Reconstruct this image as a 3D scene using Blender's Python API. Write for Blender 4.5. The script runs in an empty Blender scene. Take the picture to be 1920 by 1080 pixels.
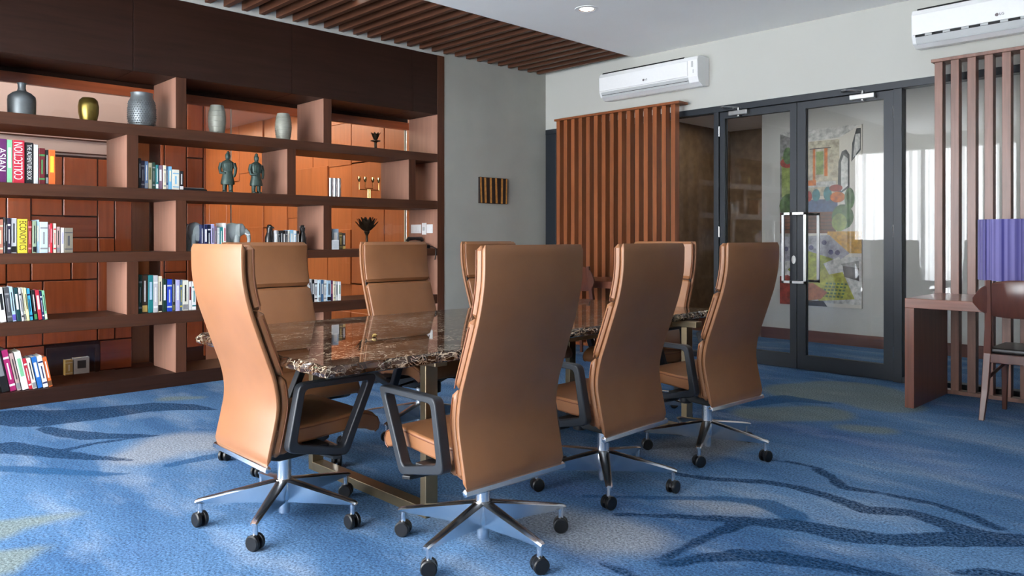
import bpy, bmesh, math, random
from mathutils import Vector, Matrix

random.seed(7)
S = bpy.context.scene
COL = S.collection
PI = math.pi

# ------------------------------------------------------------------ camera
cam_d = bpy.data.cameras.new('camera')
cam = bpy.data.objects.new('camera', cam_d)
COL.objects.link(cam)
cam.location = (0, 0, 1.2)
cam.rotation_euler = (PI / 2, 0, math.radians(45.8))
cam_d.sensor_width = 36.0
cam_d.lens = 36.0 * 1427 / 1920
cam_d.shift_y = -94 / 1920
cam_d.clip_start = 0.05
cam_d.clip_end = 100
S.camera = cam

# ------------------------------------------------------------------ world (bright overcast sky outside the windows)
W = bpy.data.worlds.new('overcast_sky')
S.world = W
W.use_nodes = True
wn = W.node_tree
bg = wn.nodes['Background']
bg.inputs['Color'].default_value = (0.93, 0.97, 1.0, 1)
bg.inputs['Strength'].default_value = 13.0
try:
    W.cycles.sampling_method = 'AUTOMATIC'
except Exception:
    pass

def area(name, loc, rot, sx, sy, power, col=(1, 1, 1), portal=False):
    d = bpy.data.lights.new(name, 'AREA')
    d.shape = 'RECTANGLE'; d.size = sx; d.size_y = sy
    d.energy = power; d.color = col
    o = bpy.data.objects.new(name, d)
    COL.objects.link(o)
    o.location = loc; o.rotation_euler = rot
    if portal:
        d.cycles.is_portal = True
    return o

# daylight enters through the window wall behind the photographer
area('window_daylight_portal', (-3.62, -2.25, 1.5), (PI / 2, 0, PI), 5.25, 2.75, 1, portal=True)
area('lounge_window_portal', (-8.3, -1.66, 1.6), (PI / 2, 0, PI), 2.9, 1.4, 1, portal=True)
# unseen lamps added to light the lounge beyond the bookcase (warm)
area('lounge_added_lamp', (-7.25, 1.2, 2.86), (0, 0, 0), 0.5, 3.2, 9, (1.0, 0.88, 0.76))  # added to brighten the plaster above the partition
area('lounge_added_lamp', (-8.6, 4.2, 2.86), (0, 0, 0), 2.2, 0.9, 22, (1.0, 0.8, 0.6))
area('lounge_added_lamp', (-11.2, 4.2, 2.86), (0, 0, 0), 2.2, 0.9, 22, (1.0, 0.8, 0.6))
# ceiling lamp of the corridor beyond the glass doors
area('corridor_ceiling_lamp', (-2.6, 7.7, 2.86), (0, 0, 0), 3.0, 0.6, 5, (1.0, 0.96, 0.9))
area('far_room_added_lamp', (-5.4, 9.6, 2.86), (0, 0, 0), 1.0, 1.0, 5, (1.0, 0.93, 0.82))  # unseen lamp added to lift the dim brown room

vs = S.view_settings
vs.view_transform = 'Standard'
vs.look = 'None'
vs.gamma = 1.0
vs.use_curve_mapping = False
vs.exposure = 1.0

# ------------------------------------------------------------------ materials
def s2l(c):
    return tuple(((x / 255) / 12.92 if x <= 10 else (((x / 255) + 0.055) / 1.055) ** 2.4) for x in c)

def new_mat(name):
    m = bpy.data.materials.new(name); m.use_nodes = True
    nt = m.node_tree
    return m, nt, nt.nodes['Principled BSDF']

def plain(name, rgb, rough=0.5, metal=0.0, spec=0.5, coat=0.0, noise=0.0, nscale=40.0, bump=0.0, sheen=0.0):
    m, nt, b = new_mat(name)
    c = s2l(rgb)
    b.inputs['Base Color'].default_value = (*c, 1)
    b.inputs['Roughness'].default_value = rough
    b.inputs['Metallic'].default_value = metal
    b.inputs['Specular IOR Level'].default_value = spec
    b.inputs['Coat Weight'].default_value = coat
    b.inputs['Sheen Weight'].default_value = sheen
    if noise or bump:
        tc = nt.nodes.new('ShaderNodeTexCoord')
        n = nt.nodes.new('ShaderNodeTexNoise'); n.inputs['Scale'].default_value = nscale
        n.inputs['Detail'].default_value = 4
        nt.links.new(tc.outputs['Object'], n.inputs['Vector'])
        if noise:
            r = nt.nodes.new('ShaderNodeMapRange')
            r.inputs['From Min'].default_value = 0.3; r.inputs['From Max'].default_value = 0.7
            r.inputs['To Min'].default_value = 1 - noise; r.inputs['To Max'].default_value = 1 + noise
            nt.links.new(n.outputs['Fac'], r.inputs['Value'])
            mx = nt.nodes.new('ShaderNodeVectorMath'); mx.operation = 'SCALE'
            mx.inputs[0].default_value = c
            nt.links.new(r.outputs['Result'], mx.inputs['Scale'])
            nt.links.new(mx.outputs['Vector'], b.inputs['Base Color'])
        if bump:
            bp = nt.nodes.new('ShaderNodeBump'); bp.inputs['Strength'].default_value = bump
            bp.inputs['Distance'].default_value = 0.002
            nt.links.new(n.outputs['Fac'], bp.inputs['Height'])
            nt.links.new(bp.outputs['Normal'], b.inputs['Normal'])
    return m

def wood(name, rgb, axis, rough=0.35, spec=0.5, coat=0.0, contrast=0.3, scale=1.0):
    """grain runs along axis 0/1/2; per-object offset so every board differs a little"""
    m, nt, b = new_mat(name)
    c = s2l(rgb)
    geo = nt.nodes.new('ShaderNodeNewGeometry')
    info = nt.nodes.new('ShaderNodeObjectInfo')
    mp = nt.nodes.new('ShaderNodeMapping')
    sc = [26 * scale] * 3; sc[axis] = 1.6 * scale
    mp.inputs['Scale'].default_value = sc
    nt.links.new(geo.outputs['Position'], mp.inputs['Vector'])
    off = nt.nodes.new('ShaderNodeVectorMath'); off.operation = 'SCALE'; off.inputs[0].default_value = (7, 13, 5)
    nt.links.new(info.outputs['Random'], off.inputs['Scale'])
    nt.links.new(off.outputs['Vector'], mp.inputs['Location'])
    n = nt.nodes.new('ShaderNodeTexNoise'); n.inputs['Scale'].default_value = 1.0
    n.inputs['Detail'].default_value = 6; n.inputs['Roughness'].default_value = 0.6
    n.inputs['Distortion'].default_value = 0.4
    nt.links.new(mp.outputs['Vector'], n.inputs['Vector'])
    r = nt.nodes.new('ShaderNodeMapRange')
    r.inputs['From Min'].default_value = 0.25; r.inputs['From Max'].default_value = 0.75
    r.inputs['To Min'].default_value = 1 - contrast; r.inputs['To Max'].default_value = 1 + contrast
    nt.links.new(n.outputs['Fac'], r.inputs['Value'])
    rr = nt.nodes.new('ShaderNodeMapRange')
    rr.inputs['To Min'].default_value = 0.88; rr.inputs['To Max'].default_value = 1.12
    nt.links.new(info.outputs['Random'], rr.inputs['Value'])
    mul = nt.nodes.new('ShaderNodeMath'); mul.operation = 'MULTIPLY'
    nt.links.new(r.outputs['Result'], mul.inputs[0]); nt.links.new(rr.outputs['Result'], mul.inputs[1])
    mx = nt.nodes.new('ShaderNodeVectorMath'); mx.operation = 'SCALE'; mx.inputs[0].default_value = c
    nt.links.new(mul.outputs['Value'], mx.inputs['Scale'])
    nt.links.new(mx.outputs['Vector'], b.inputs['Base Color'])
    b.inputs['Roughness'].default_value = rough
    b.inputs['Specular IOR Level'].default_value = spec
    b.inputs['Coat Weight'].default_value = coat
    b.inputs['Coat Roughness'].default_value = 0.2
    bp = nt.nodes.new('ShaderNodeBump'); bp.inputs['Strength'].default_value = 0.06; bp.inputs['Distance'].default_value = 0.002
    nt.links.new(n.outputs['Fac'], bp.inputs['Height']); nt.links.new(bp.outputs['Normal'], b.inputs['Normal'])
    return m

def glass_mat(name, tint=(1, 1, 1), ior=1.5):
    m = bpy.data.materials.new(name); m.use_nodes = True
    nt = m.node_tree; nt.nodes.clear()
    out = nt.nodes.new('ShaderNodeOutputMaterial')
    tr = nt.nodes.new('ShaderNodeBsdfTransparent'); tr.inputs['Color'].default_value = (*tint, 1)
    gl = nt.nodes.new('ShaderNodeBsdfGlossy'); gl.inputs['Roughness'].default_value = 0.0
    fr = nt.nodes.new('ShaderNodeFresnel'); fr.inputs['IOR'].default_value = ior
    mx = nt.nodes.new('ShaderNodeMixShader')
    nt.links.new(fr.outputs['Fac'], mx.inputs['Fac'])
    nt.links.new(tr.outputs[0], mx.inputs[1]); nt.links.new(gl.outputs[0], mx.inputs[2])
    nt.links.new(mx.outputs[0], out.inputs['Surface'])
    return m

def emit_mat(name, rgb, strength):
    m, nt, b = new_mat(name)
    c = s2l(rgb)
    b.inputs['Base Color'].default_value = (*c, 1)
    b.inputs['Emission Color'].default_value = (*c, 1)
    b.inputs['Emission Strength'].default_value = strength
    return m

def marble_mat():
    m, nt, b = new_mat('brown_marble')
    geo = nt.nodes.new('ShaderNodeNewGeometry')
    mp = nt.nodes.new('ShaderNodeMapping'); mp.inputs['Scale'].default_value = (2.6, 1.5, 2.6)
    mp.inputs['Rotation'].default_value = (0, 0, 0.5)
    nt.links.new(geo.outputs['Position'], mp.inputs['Vector'])
    n0 = nt.nodes.new('ShaderNodeTexNoise'); n0.inputs['Scale'].default_value = 3.0; n0.inputs['Detail'].default_value = 5
    nt.links.new(mp.outputs['Vector'], n0.inputs['Vector'])
    ramp = nt.nodes.new('ShaderNodeValToRGB')
    ramp.color_ramp.elements[0].position = 0.3; ramp.color_ramp.elements[0].color = (*s2l((30, 18, 12)), 1)
    ramp.color_ramp.elements[1].position = 0.72; ramp.color_ramp.elements[1].color = (*s2l((70, 44, 27)), 1)
    nt.links.new(n0.outputs['Fac'], ramp.inputs['Fac'])
    # veins: thin bands where distorted noise crosses its mean
    veins = []
    for sc_, wd in ((4.5, 0.014), (10.0, 0.017)):
        nz = nt.nodes.new('ShaderNodeTexNoise'); nz.inputs['Scale'].default_value = sc_
        nz.inputs['Detail'].default_value = 4; nz.inputs['Distortion'].default_value = 1.2
        nt.links.new(mp.outputs['Vector'], nz.inputs['Vector'])
        sb = nt.nodes.new('ShaderNodeMath'); sb.operation = 'SUBTRACT'; sb.inputs[1].default_value = 0.5
        nt.links.new(nz.outputs['Fac'], sb.inputs[0])
        ab = nt.nodes.new('ShaderNodeMath'); ab.operation = 'ABSOLUTE'; nt.links.new(sb.outputs[0], ab.inputs[0])
        mr = nt.nodes.new('ShaderNodeMapRange'); mr.inputs['From Min'].default_value = 0.0; mr.inputs['From Max'].default_value = wd
        mr.inputs['To Min'].default_value = 1; mr.inputs['To Max'].default_value = 0
        nt.links.new(ab.outputs[0], mr.inputs['Value'])
        veins.append(mr)
    mxv = nt.nodes.new('ShaderNodeMath'); mxv.operation = 'MAXIMUM'
    nt.links.new(veins[0].outputs[0], mxv.inputs[0]); nt.links.new(veins[1].outputs[0], mxv.inputs[1])
    nm = nt.nodes.new('ShaderNodeTexNoise'); nm.inputs['Scale'].default_value = 2.2
    nt.links.new(mp.outputs['Vector'], nm.inputs['Vector'])
    mk = nt.nodes.new('ShaderNodeMapRange'); mk.inputs['From Min'].default_value = 0.34; mk.inputs['From Max'].default_value = 0.52
    nt.links.new(nm.outputs['Fac'], mk.inputs['Value'])
    mm = nt.nodes.new('ShaderNodeMath'); mm.operation = 'MULTIPLY'
    nt.links.new(mxv.outputs[0], mm.inputs[0]); nt.links.new(mk.outputs[0], mm.inputs[1])
    mix = nt.nodes.new('ShaderNodeMix'); mix.data_type = 'RGBA'
    nt.links.new(mm.outputs[0], mix.inputs['Factor'])
    nt.links.new(ramp.outputs['Color'], mix.inputs['A'])
    mix.inputs['B'].default_value = (*s2l((214, 194, 168)), 1)
    nt.links.new(mix.outputs['Result'], b.inputs['Base Color'])
    b.inputs['Roughness'].default_value = 0.025
    b.inputs['Specular IOR Level'].default_value = 0.6
    return m

def carpet_mat():
    m, nt, b = new_mat('patterned_carpet')
    L = nt.links.new
    geo = nt.nodes.new('ShaderNodeNewGeometry')
    def field(name):
        at = nt.nodes.new('ShaderNodeAttribute'); at.attribute_name = name
        wb = nt.nodes.new('ShaderNodeTexNoise'); wb.inputs['Scale'].default_value = 9.0; wb.inputs['Detail'].default_value = 4
        L(geo.outputs['Position'], wb.inputs['Vector'])
        md = nt.nodes.new('ShaderNodeMath'); md.operation = 'MULTIPLY_ADD'
        md.inputs[1].default_value = 0.05; L(wb.outputs['Fac'], md.inputs[0])
        sb = nt.nodes.new('ShaderNodeMath'); sb.operation = 'SUBTRACT'; sb.inputs[1].default_value = 0.025
        L(at.outputs['Fac'], sb.inputs[0]); L(sb.outputs[0], md.inputs[2])
        return md.outputs[0]
    def mask(sock, e0, e1, amt):
        mr = nt.nodes.new('ShaderNodeMapRange'); mr.interpolation_type = 'SMOOTHSTEP'
        mr.inputs['From Min'].default_value = e0; mr.inputs['From Max'].default_value = e1
        mr.inputs['To Min'].default_value = amt; mr.inputs['To Max'].default_value = 0
        L(sock, mr.inputs['Value'])
        return mr.outputs[0]
    def mixc(fac, a, bcol):
        mx = nt.nodes.new('ShaderNodeMix'); mx.data_type = 'RGBA'
        L(fac, mx.inputs['Factor'])
        if isinstance(a, tuple): mx.inputs['A'].default_value = (*a, 1)
        else: L(a, mx.inputs['A'])
        if isinstance(bcol, tuple): mx.inputs['B'].default_value = (*bcol, 1)
        else: L(bcol, mx.inputs['B'])
        return mx.outputs['Result']
    def noise(scale, detail=3, vec=None, rough=0.5):
        n = nt.nodes.new('ShaderNodeTexNoise'); n.inputs['Scale'].default_value = scale
        n.inputs['Detail'].default_value = detail; n.inputs['Roughness'].default_value = rough
        L(vec if vec else geo.outputs['Position'], n.inputs['Vector'])
        return n.outputs['Fac']
    def rng(sock, a, bb, c, d):
        mr = nt.nodes.new('ShaderNodeMapRange')
        mr.inputs['From Min'].default_value = a; mr.inputs['From Max'].default_value = bb
        mr.inputs['To Min'].default_value = c; mr.inputs['To Max'].default_value = d
        L(sock, mr.inputs['Value'])
        return mr.outputs[0]
    # broad watercolour washes, stretched along the room diagonal
    mp = nt.nodes.new('ShaderNodeMapping'); mp.inputs['Rotation'].default_value = (0, 0, math.radians(-45))
    mp.inputs['Scale'].default_value = (0.55, 1.5, 1)
    L(geo.outputs['Position'], mp.inputs['Vector'])
    w1 = noise(1.1, 4, mp.outputs[0], 0.55)
    w2 = noise(2.3, 4, mp.outputs[0], 0.6)
    base = mixc(rng(w1, 0.38, 0.62, 0, 1), s2l(C_DEEP), s2l(C_BLUE))
    base = mixc(rng(w2, 0.5, 0.75, 0, 0.75), base, s2l(C_PALE))
    w3 = noise(0.8, 3, mp.outputs[0], 0.5)
    base = mixc(rng(w3, 0.56, 0.74, 0, 0.45), base, s2l(C_VIOLET))
    spk = noise(95, 3, None, 0.75)
    spk2 = noise(75, 2, None, 0.6)
    base = mixc(mask(field('light_stroke'), -0.08, 0.1, 0.75), base, s2l(C_GREY))
    gm = mask(field('green_stroke'), -0.05, 0.06, 0.7)
    base = mixc(gm, base, s2l(C_GREEN))
    base = mixc(mask(field('mid_stroke'), -0.012, 0.012, 0.8), base, s2l(C_MID))
    dk = mask(field('dark_stroke'), -0.008, 0.008, 1.0)
    sm = nt.nodes.new('ShaderNodeMath'); sm.operation = 'MULTIPLY'
    L(dk, sm.inputs[0]); L(rng(spk2, 0.4, 0.6, 0.5, 1.0), sm.inputs[1])
    base = mixc(sm.outputs[0], base, s2l(C_INK))
    vm = nt.nodes.new('ShaderNodeVectorMath'); vm.operation = 'SCALE'
    L(base, vm.inputs[0]); L(rng(spk, 0.34, 0.66, 0.42, 1.62), vm.inputs['Scale'])
    L(vm.outputs[0], b.inputs['Base Color'])
    b.inputs['Roughness'].default_value = 0.95
    b.inputs['Specular IOR Level'].default_value = 0.1
    b.inputs['Sheen Weight'].default_value = 0.0
    bp = nt.nodes.new('ShaderNodeBump'); bp.inputs['Strength'].default_value = 0.5; bp.inputs['Distance'].default_value = 0.004
    L(spk, bp.inputs['Height']); L(bp.outputs['Normal'], b.inputs['Normal'])
    return m

C_DEEP = (62, 96, 134); C_BLUE = (92, 126, 162); C_PALE = (142, 156, 174); C_VIOLET = (90, 108, 156)
C_GREY = (150, 152, 156); C_GREEN = (122, 130, 116); C_MID = (38, 82, 122); C_INK = (8, 44, 76)

# printed strokes of the carpet: polylines of (x, y, half width) in metres
DARK_STROKES = [
    [(-6.046, 1.117, 0.194), (-5.783, 1.311, 0.235), (-5.714, 1.575, 0.209), (-5.658, 1.923, 0.146), (-5.472, 2.113, 0.091), (-5.246, 2.219, 0.019)],
    [(-5.487, 1.223, 0.044), (-5.259, 1.293, 0.073), (-5.065, 1.396, 0.085), (-4.923, 1.543, 0.049), (-4.811, 1.689, 0.01)],
    [(-4.842, 1.162, 0.031), (-4.881, 1.346, 0.028), (-4.861, 1.545, 0.024), (-4.811, 1.689, 0.01)],
    [(-5.168, 0.936, 0.113), (-4.989, 1.038, 0.09), (-4.793, 1.132, 0.064), (-4.568, 1.259, 0.045), (-4.381, 1.392, 0.019)],
    [(-2.053, 2.624, 0.018), (-1.856, 2.797, 0.024), (-1.611, 2.976, 0.044), (-1.441, 3.072, 0.07), (-1.256, 3.112, 0.074), (-1.101, 3.201, 0.06), (-0.935, 3.389, 0.08), (-0.749, 3.563, 0.065)],
    [(-2.224, 3.284, 0.021), (-2.015, 3.358, 0.028), (-1.827, 3.497, 0.032), (-1.66, 3.538, 0.034), (-1.472, 3.509, 0.043), (-1.322, 3.46, 0.053), (-1.176, 3.567, 0.047), (-1.019, 3.525, 0.056), (-0.906, 3.509, 0.06)],
    [(-1.981, 3.872, 0.014), (-1.775, 3.926, 0.023), (-1.625, 3.815, 0.034), (-1.512, 3.689, 0.031), (-1.34, 3.741, 0.019), (-1.137, 3.761, 0.025), (-0.977, 3.71, 0.03), (-0.858, 3.633, 0.031)],
    [(-1.673, 2.328, 0.013), (-1.643, 2.475, 0.018), (-1.641, 2.735, 0.029), (-1.611, 2.976, 0.041)],
    [(-1.607, 2.326, 0.013), (-1.548, 2.493, 0.036), (-1.469, 2.622, 0.054), (-1.362, 2.7, 0.062), (-1.211, 2.779, 0.052), (-1.092, 2.812, 0.038), (-0.945, 2.865, 0.022)],
    [(-1.789, 2.199, 0.017), (-1.706, 2.195, 0.031), (-1.621, 2.197, 0.02)],
    [(-0.846, 3.037, 0.027), (-0.782, 3.117, 0.033), (-0.682, 3.176, 0.033)],
]
MID_STROKES = [
    [(-4.705, 0.852, 0.047), (-4.479, 1.015, 0.052), (-4.26, 1.174, 0.038), (-4.117, 1.308, 0.01)],
    [(-2.301, 2.704, 0.014), (-2.07, 2.918, 0.024), (-1.825, 3.147, 0.027), (-1.66, 3.223, 0.06), (-1.506, 3.165, 0.068)],
    [(-2.757, 5.024, 0.067), (-2.645, 5.438, 0.111), (-2.357, 5.493, 0.035)],
    [(-4.142, 1.502, 0.036), (-4.14, 1.7, 0.053), (-4.139, 1.857, 0.04)],
]
LIGHT_STROKES = [
    [(-4.421, 1.463, 0.161), (-4.558, 1.706, 0.223), (-4.405, 1.864, 0.176)],
    [(-2.156, 2.376, 0.165), (-1.974, 2.411, 0.194), (-1.86, 2.456, 0.151)],
    [(-1.94, 2.982, 0.05), (-1.759, 3.033, 0.069), (-1.683, 3.111, 0.064)],
    [(-2.42, 3.694, 0.204), (-2.354, 4.06, 0.17)],
]
GREEN_STROKES = [
    [(-3.719, 0.674, 0.122), (-3.727, 0.755, 0.075), (-3.694, 0.944, 0.018)],
    [(-3.352, 0.607, 0.139), (-3.373, 0.733, 0.029)],
    [(-5.857, 2.124, 0.072), (-5.744, 2.288, 0.044)],
    [(-2.618, 5.789, 0.353), (-2.438, 6.041, 0.417), (-2.058, 5.743, 0.251)],
    [(-2.523, 4.829, 0.196), (-2.272, 5.139, 0.22)],
    [(-1.957, 4.886, 0.081), (-1.804, 4.955, 0.094)],
]
ROW_ASIAN = [   # y0, y1, height, colour name, second colour, tilt
    (1.131, 1.189, 0.308, 'purple', 'white'),
    (1.192, 1.223, 0.305, 'mint green', 'white'),
    (1.226, 1.296, 0.306, 'crimson', 'white'),
    (1.301, 1.352, 0.296, 'black', 'white'),
    (1.356, 1.382, 0.284, 'pale grey', 'white'),
    (1.387, 1.426, 0.261, 'maroon', 'green'),
    (1.431, 1.446, 0.252, 'black', 'grey'),
    (1.450, 1.491, 0.254, 'orange', 'yellow'),
]
ROW_STATUE = [   # y0, y1, height, colour name, second colour, tilt
    (2.070, 2.087, 0.238, 'black', 'grey'),
    (2.089, 2.115, 0.221, 'dark violet', 'grey'),
    (2.117, 2.140, 0.218, 'slate blue', 'grey'),
    (2.142, 2.170, 0.208, 'beige', 'olive'),
    (2.174, 2.195, 0.212, 'dark green', 'grey'),
    (2.198, 2.217, 0.194, 'teal', 'white'),
    (2.220, 2.250, 0.192, 'mauve', 'white'),
    (2.256, 2.277, 0.194, 'cream', 'grey'),
    (2.281, 2.295, 0.187, 'steel blue', 'white'),
    (2.299, 2.322, 0.188, 'sky blue', 'cream'),
    (2.326, 2.380, 0.165, 'ivory', 'sky blue'),
    (2.384, 2.414, 0.155, 'black', 'white'),
]
ROW_ECONOMICS = [   # y0, y1, height, colour name, second colour, tilt
    (1.137, 1.168, 0.241, 'salmon', 'cream'),
    (1.172, 1.179, 0.257, 'dark grey', 'grey'),
    (1.182, 1.192, 0.249, 'black', 'grey'),
    (1.194, 1.212, 0.250, 'dark violet', 'white'),
    (1.217, 1.250, 0.250, 'light grey', 'black'),
    (1.255, 1.316, 0.245, 'yellow', 'navy'),
    (1.321, 1.342, 0.233, 'brick red', 'pink'),
    (1.347, 1.370, 0.233, 'sage green', 'black'),
    (1.374, 1.389, 0.241, 'pale blue', 'cream'),
    (1.392, 1.443, 0.226, 'ice blue', 'grey'),
    (1.448, 1.457, 0.207, 'pink', 'white'),
    (1.459, 1.473, 0.215, 'red', 'pink'),
    (1.479, 1.496, 0.216, 'cream', 'red'),
    (1.500, 1.522, 0.192, 'dusty rose', 'grey'),
    (1.528, 1.547, 0.185, 'white', 'lilac'),
    (1.550, 1.606, 0.185, 'khaki grey', 'dark grey'),
]
ROW_ELEPHANT = [   # y0, y1, height, colour name, second colour, tilt
    (2.560, 2.580, 0.221, 'navy', 'white'),
    (2.583, 2.611, 0.221, 'navy', 'white'),
    (2.614, 2.641, 0.222, 'midnight blue', 'white'),
    (2.645, 2.670, 0.227, 'lilac', 'white'),
    (2.673, 2.692, 0.209, 'mauve', 'grey'),
    (2.696, 2.717, 0.196, 'pale grey', 'white'),
    (2.720, 2.744, 0.200, 'teal', 'white'),
    (2.748, 2.771, 0.237, 'white', 'pink'),
]
ROW_BIRD = [   # y0, y1, height, colour name, second colour, tilt
    (3.222, 3.243, 0.177, 'light grey', 'white'),
    (3.248, 3.266, 0.172, 'black', 'grey'),
    (3.270, 3.295, 0.177, 'charcoal', 'white'),
    (3.298, 3.319, 0.177, 'black', 'white'),
    (3.323, 3.342, 0.177, 'charcoal', 'grey'),
    (3.345, 3.363, 0.178, 'ivory', 'grey'),
    (3.366, 3.399, 0.183, 'light blue', 'white'),
    (3.403, 3.426, 0.178, 'white', 'sky blue'),
    (3.430, 3.456, 0.173, 'black', 'grey'),
]
ROW_LOTUS = [   # y0, y1, height, colour name, second colour, tilt
    (3.797, 3.864, 0.196, 'silver blue', 'white'),
    (3.870, 3.902, 0.161, 'olive brown', 'gold'),
    (3.907, 3.940, 0.156, 'dark brown', 'gold'),
]
ROW_LEAN = [   # y0, y1, height, colour name, second colour, tilt
    (1.159, 1.188, 0.245, 'white', 'black'),
    (1.197, 1.226, 0.244, 'dark grey', 'grey'),
    (1.228, 1.250, 0.246, 'pale blue', 'violet'),
    (1.255, 1.278, 0.237, 'dark teal', 'white'),
    (1.283, 1.296, 0.236, 'light grey', 'black'),
    (1.298, 1.312, 0.236, 'ivory', 'grey'),
    (1.315, 1.329, 0.235, 'pale yellow', 'olive'),
    (1.331, 1.352, 0.230, 'cyan', 'navy'),
    (1.361, 1.380, 0.217, 'black', 'green'),
    (1.386, 1.409, 0.216, 'crimson', 'white'),
    (1.412, 1.423, 0.207, 'navy', 'white'),
    (1.427, 1.442, 0.210, 'mint green', 'cream'),
]
ROW_HANDBOOK = [   # y0, y1, height, colour name, second colour, tilt
    (2.070, 2.094, 0.305, 'dark green', 'grey'),
    (2.097, 2.137, 0.300, 'dark brown', 'gold'),
    (2.142, 2.176, 0.298, 'teal', 'pale blue'),
    (2.179, 2.213, 0.295, 'light grey', 'white'),
    (2.217, 2.246, 0.287, 'cream', 'black'),
    (2.252, 2.280, 0.265, 'bottle green', 'white'),
    (2.285, 2.325, 0.259, 'royal blue', 'silver'),
    (2.328, 2.347, 0.257, 'black', 'olive'),
    (2.352, 2.384, 0.252, 'lilac', 'white'),
    (2.388, 2.405, 0.251, 'slate blue', 'yellow'),
    (2.409, 2.455, 0.247, 'ivory', 'grey'),
    (2.459, 2.483, 0.235, 'white', 'maroon'),
    (2.486, 2.518, 0.234, 'white', 'teal'),
]
ROW_JOURNAL = [   # y0, y1, height, colour name, second colour, tilt
    (3.557, 3.581, 0.215, 'pale grey', 'white'),
    (3.585, 3.609, 0.209, 'black', 'white'),
    (3.613, 3.642, 0.208, 'white', 'black'),
    (3.646, 3.674, 0.202, 'ice blue', 'grey'),
    (3.679, 3.705, 0.201, 'steel blue', 'white'),
    (3.709, 3.738, 0.200, 'white', 'grey'),
    (3.742, 3.782, 0.193, 'pale blue', 'black'),
    (3.786, 3.806, 0.192, 'purple', 'pink'),
    (3.809, 3.831, 0.186, 'cream', 'grey'),
    (3.835, 3.859, 0.180, 'pale grey', 'white'),
    (3.862, 3.888, 0.179, 'white', 'sage green'),
]
ROW_BOTTOM = [   # y0, y1, height, colour name, second colour, tilt
    (1.162, 1.208, 0.322, 'black', 'grey'),
    (1.213, 1.250, 0.295, 'magenta', 'white'),
    (1.255, 1.279, 0.268, 'dusty rose', 'grey'),
    (1.286, 1.325, 0.276, 'white', 'mint green'),
    (1.328, 1.347, 0.226, 'crimson', 'white'),
    (1.350, 1.375, 0.224, 'ivory', 'grey'),
    (1.381, 1.412, 0.228, 'blue', 'white'),
    (1.416, 1.448, 0.231, 'white', 'navy'),
    (1.452, 1.477, 0.220, 'orange', 'brown'),
]

M = {}
M['carpet'] = carpet_mat()
M['plaster_grey'] = plain('plaster_grey', (168, 168, 160), 0.75, noise=0.05, nscale=3, bump=0.1)
M['plaster_white'] = plain('plaster_white', (184, 184, 178), 0.8, noise=0.01, nscale=2)
M['ceiling_white'] = plain('ceiling_white', (246, 246, 244), 0.85, noise=0.01, nscale=2)
M['plaster_pink'] = plain('plaster_pink', (214, 190, 182), 0.8, noise=0.02, nscale=2)
M['ceiling_brown'] = plain('ceiling_brown', (40, 26, 20), 0.8, noise=0.05, nscale=5)
M['brown_plaster'] = plain('brown_plaster', (116, 94, 68), 0.8, noise=0.22, nscale=9, bump=0.3)
M['case_y'] = wood('walnut_case_long', (74, 44, 30), 1, 0.45, 0.3, 0.0)
M['case_z'] = wood('walnut_case_upright', (80, 47, 32), 2, 0.45, 0.3, 0.0)
M['case_glare'] = wood('walnut_case_glare', (158, 116, 98), 2, 0.4, 0.5, 0.1, contrast=0.15)  # walnut with the pale varnish glare of the inner faces put into its colour
M['case_dark'] = wood('walnut_header', (46, 27, 20), 1, 0.45, 0.2, 0.0)
M['ceil_slat'] = wood('ceiling_slat_wood', (80, 48, 32), 0, 0.5, 0.4)
M['teak'] = wood('teak_panel', (176, 92, 52), 2, 0.3, 0.5, 0.2, contrast=0.22)
M['teak_y'] = wood('teak_panel_long', (164, 82, 46), 1, 0.3, 0.5, 0.2, contrast=0.22)
M['amber'] = wood('amber_panel', (176, 106, 60), 2, 0.35, 0.5, 0.1, contrast=0.15)
M['groove'] = plain('groove_brown', (70, 32, 18), 0.7, noise=0.05)
M['screen_l'] = wood('cherry_slat', (140, 78, 42), 2, 0.4, 0.5, 0.1)
M['screen_r'] = wood('walnut_slat', (122, 84, 70), 2, 0.4, 0.5, 0.1)
M['desk'] = wood('desk_walnut', (122, 74, 58), 0, 0.28, 0.5, 0.3)
M['desk_z'] = wood('desk_walnut_upright', (122, 74, 58), 2, 0.3, 0.5, 0.3)
M['chair_wood'] = wood('chair_walnut', (88, 50, 38), 2, 0.3, 0.5, 0.3)
M['leather'] = plain('tan_leather', (140, 93, 60), 0.42, spec=0.45, noise=0.06, nscale=9, bump=0.12)
M['leather_seam'] = plain('leather_seam', (112, 62, 34), 0.5, noise=0.05)
M['chrome'] = plain('chrome', (235, 237, 240), 0.24, 1.0, noise=0.02)
M['black_plastic'] = plain('black_plastic', (16, 16, 18), 0.4, spec=0.5, noise=0.05)
M['black_arm'] = plain('black_arm', (32, 35, 40), 0.42, spec=0.5, noise=0.05)
M['marble'] = marble_mat()
M['bronze'] = plain('bronze_steel', (150, 132, 104), 0.32, 0.9, noise=0.06, nscale=12)
M['slate'] = plain('slate_frame', (27, 33, 41), 0.45, 0.1, noise=0.04, nscale=6)
M['steel'] = plain('brushed_steel', (176, 176, 176), 0.32, 1.0, noise=0.04)
M['glass'] = glass_mat('clear_glass', ior=1.38)
M['case_glass'] = glass_mat('bookcase_glass', (0.98, 0.98, 0.97), 1.35)
M['glass_edge'] = plain('glass_edge', (214, 222, 214), 0.2, noise=0.02)
M['white_plastic'] = plain('white_plastic', (236, 236, 236), 0.35, noise=0.01)
M['grey_plastic'] = plain('grey_plastic', (186, 188, 188), 0.45, noise=0.02)
M['dark_gap'] = plain('dark_gap', (16, 16, 18), 0.7, noise=0.05)
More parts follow.
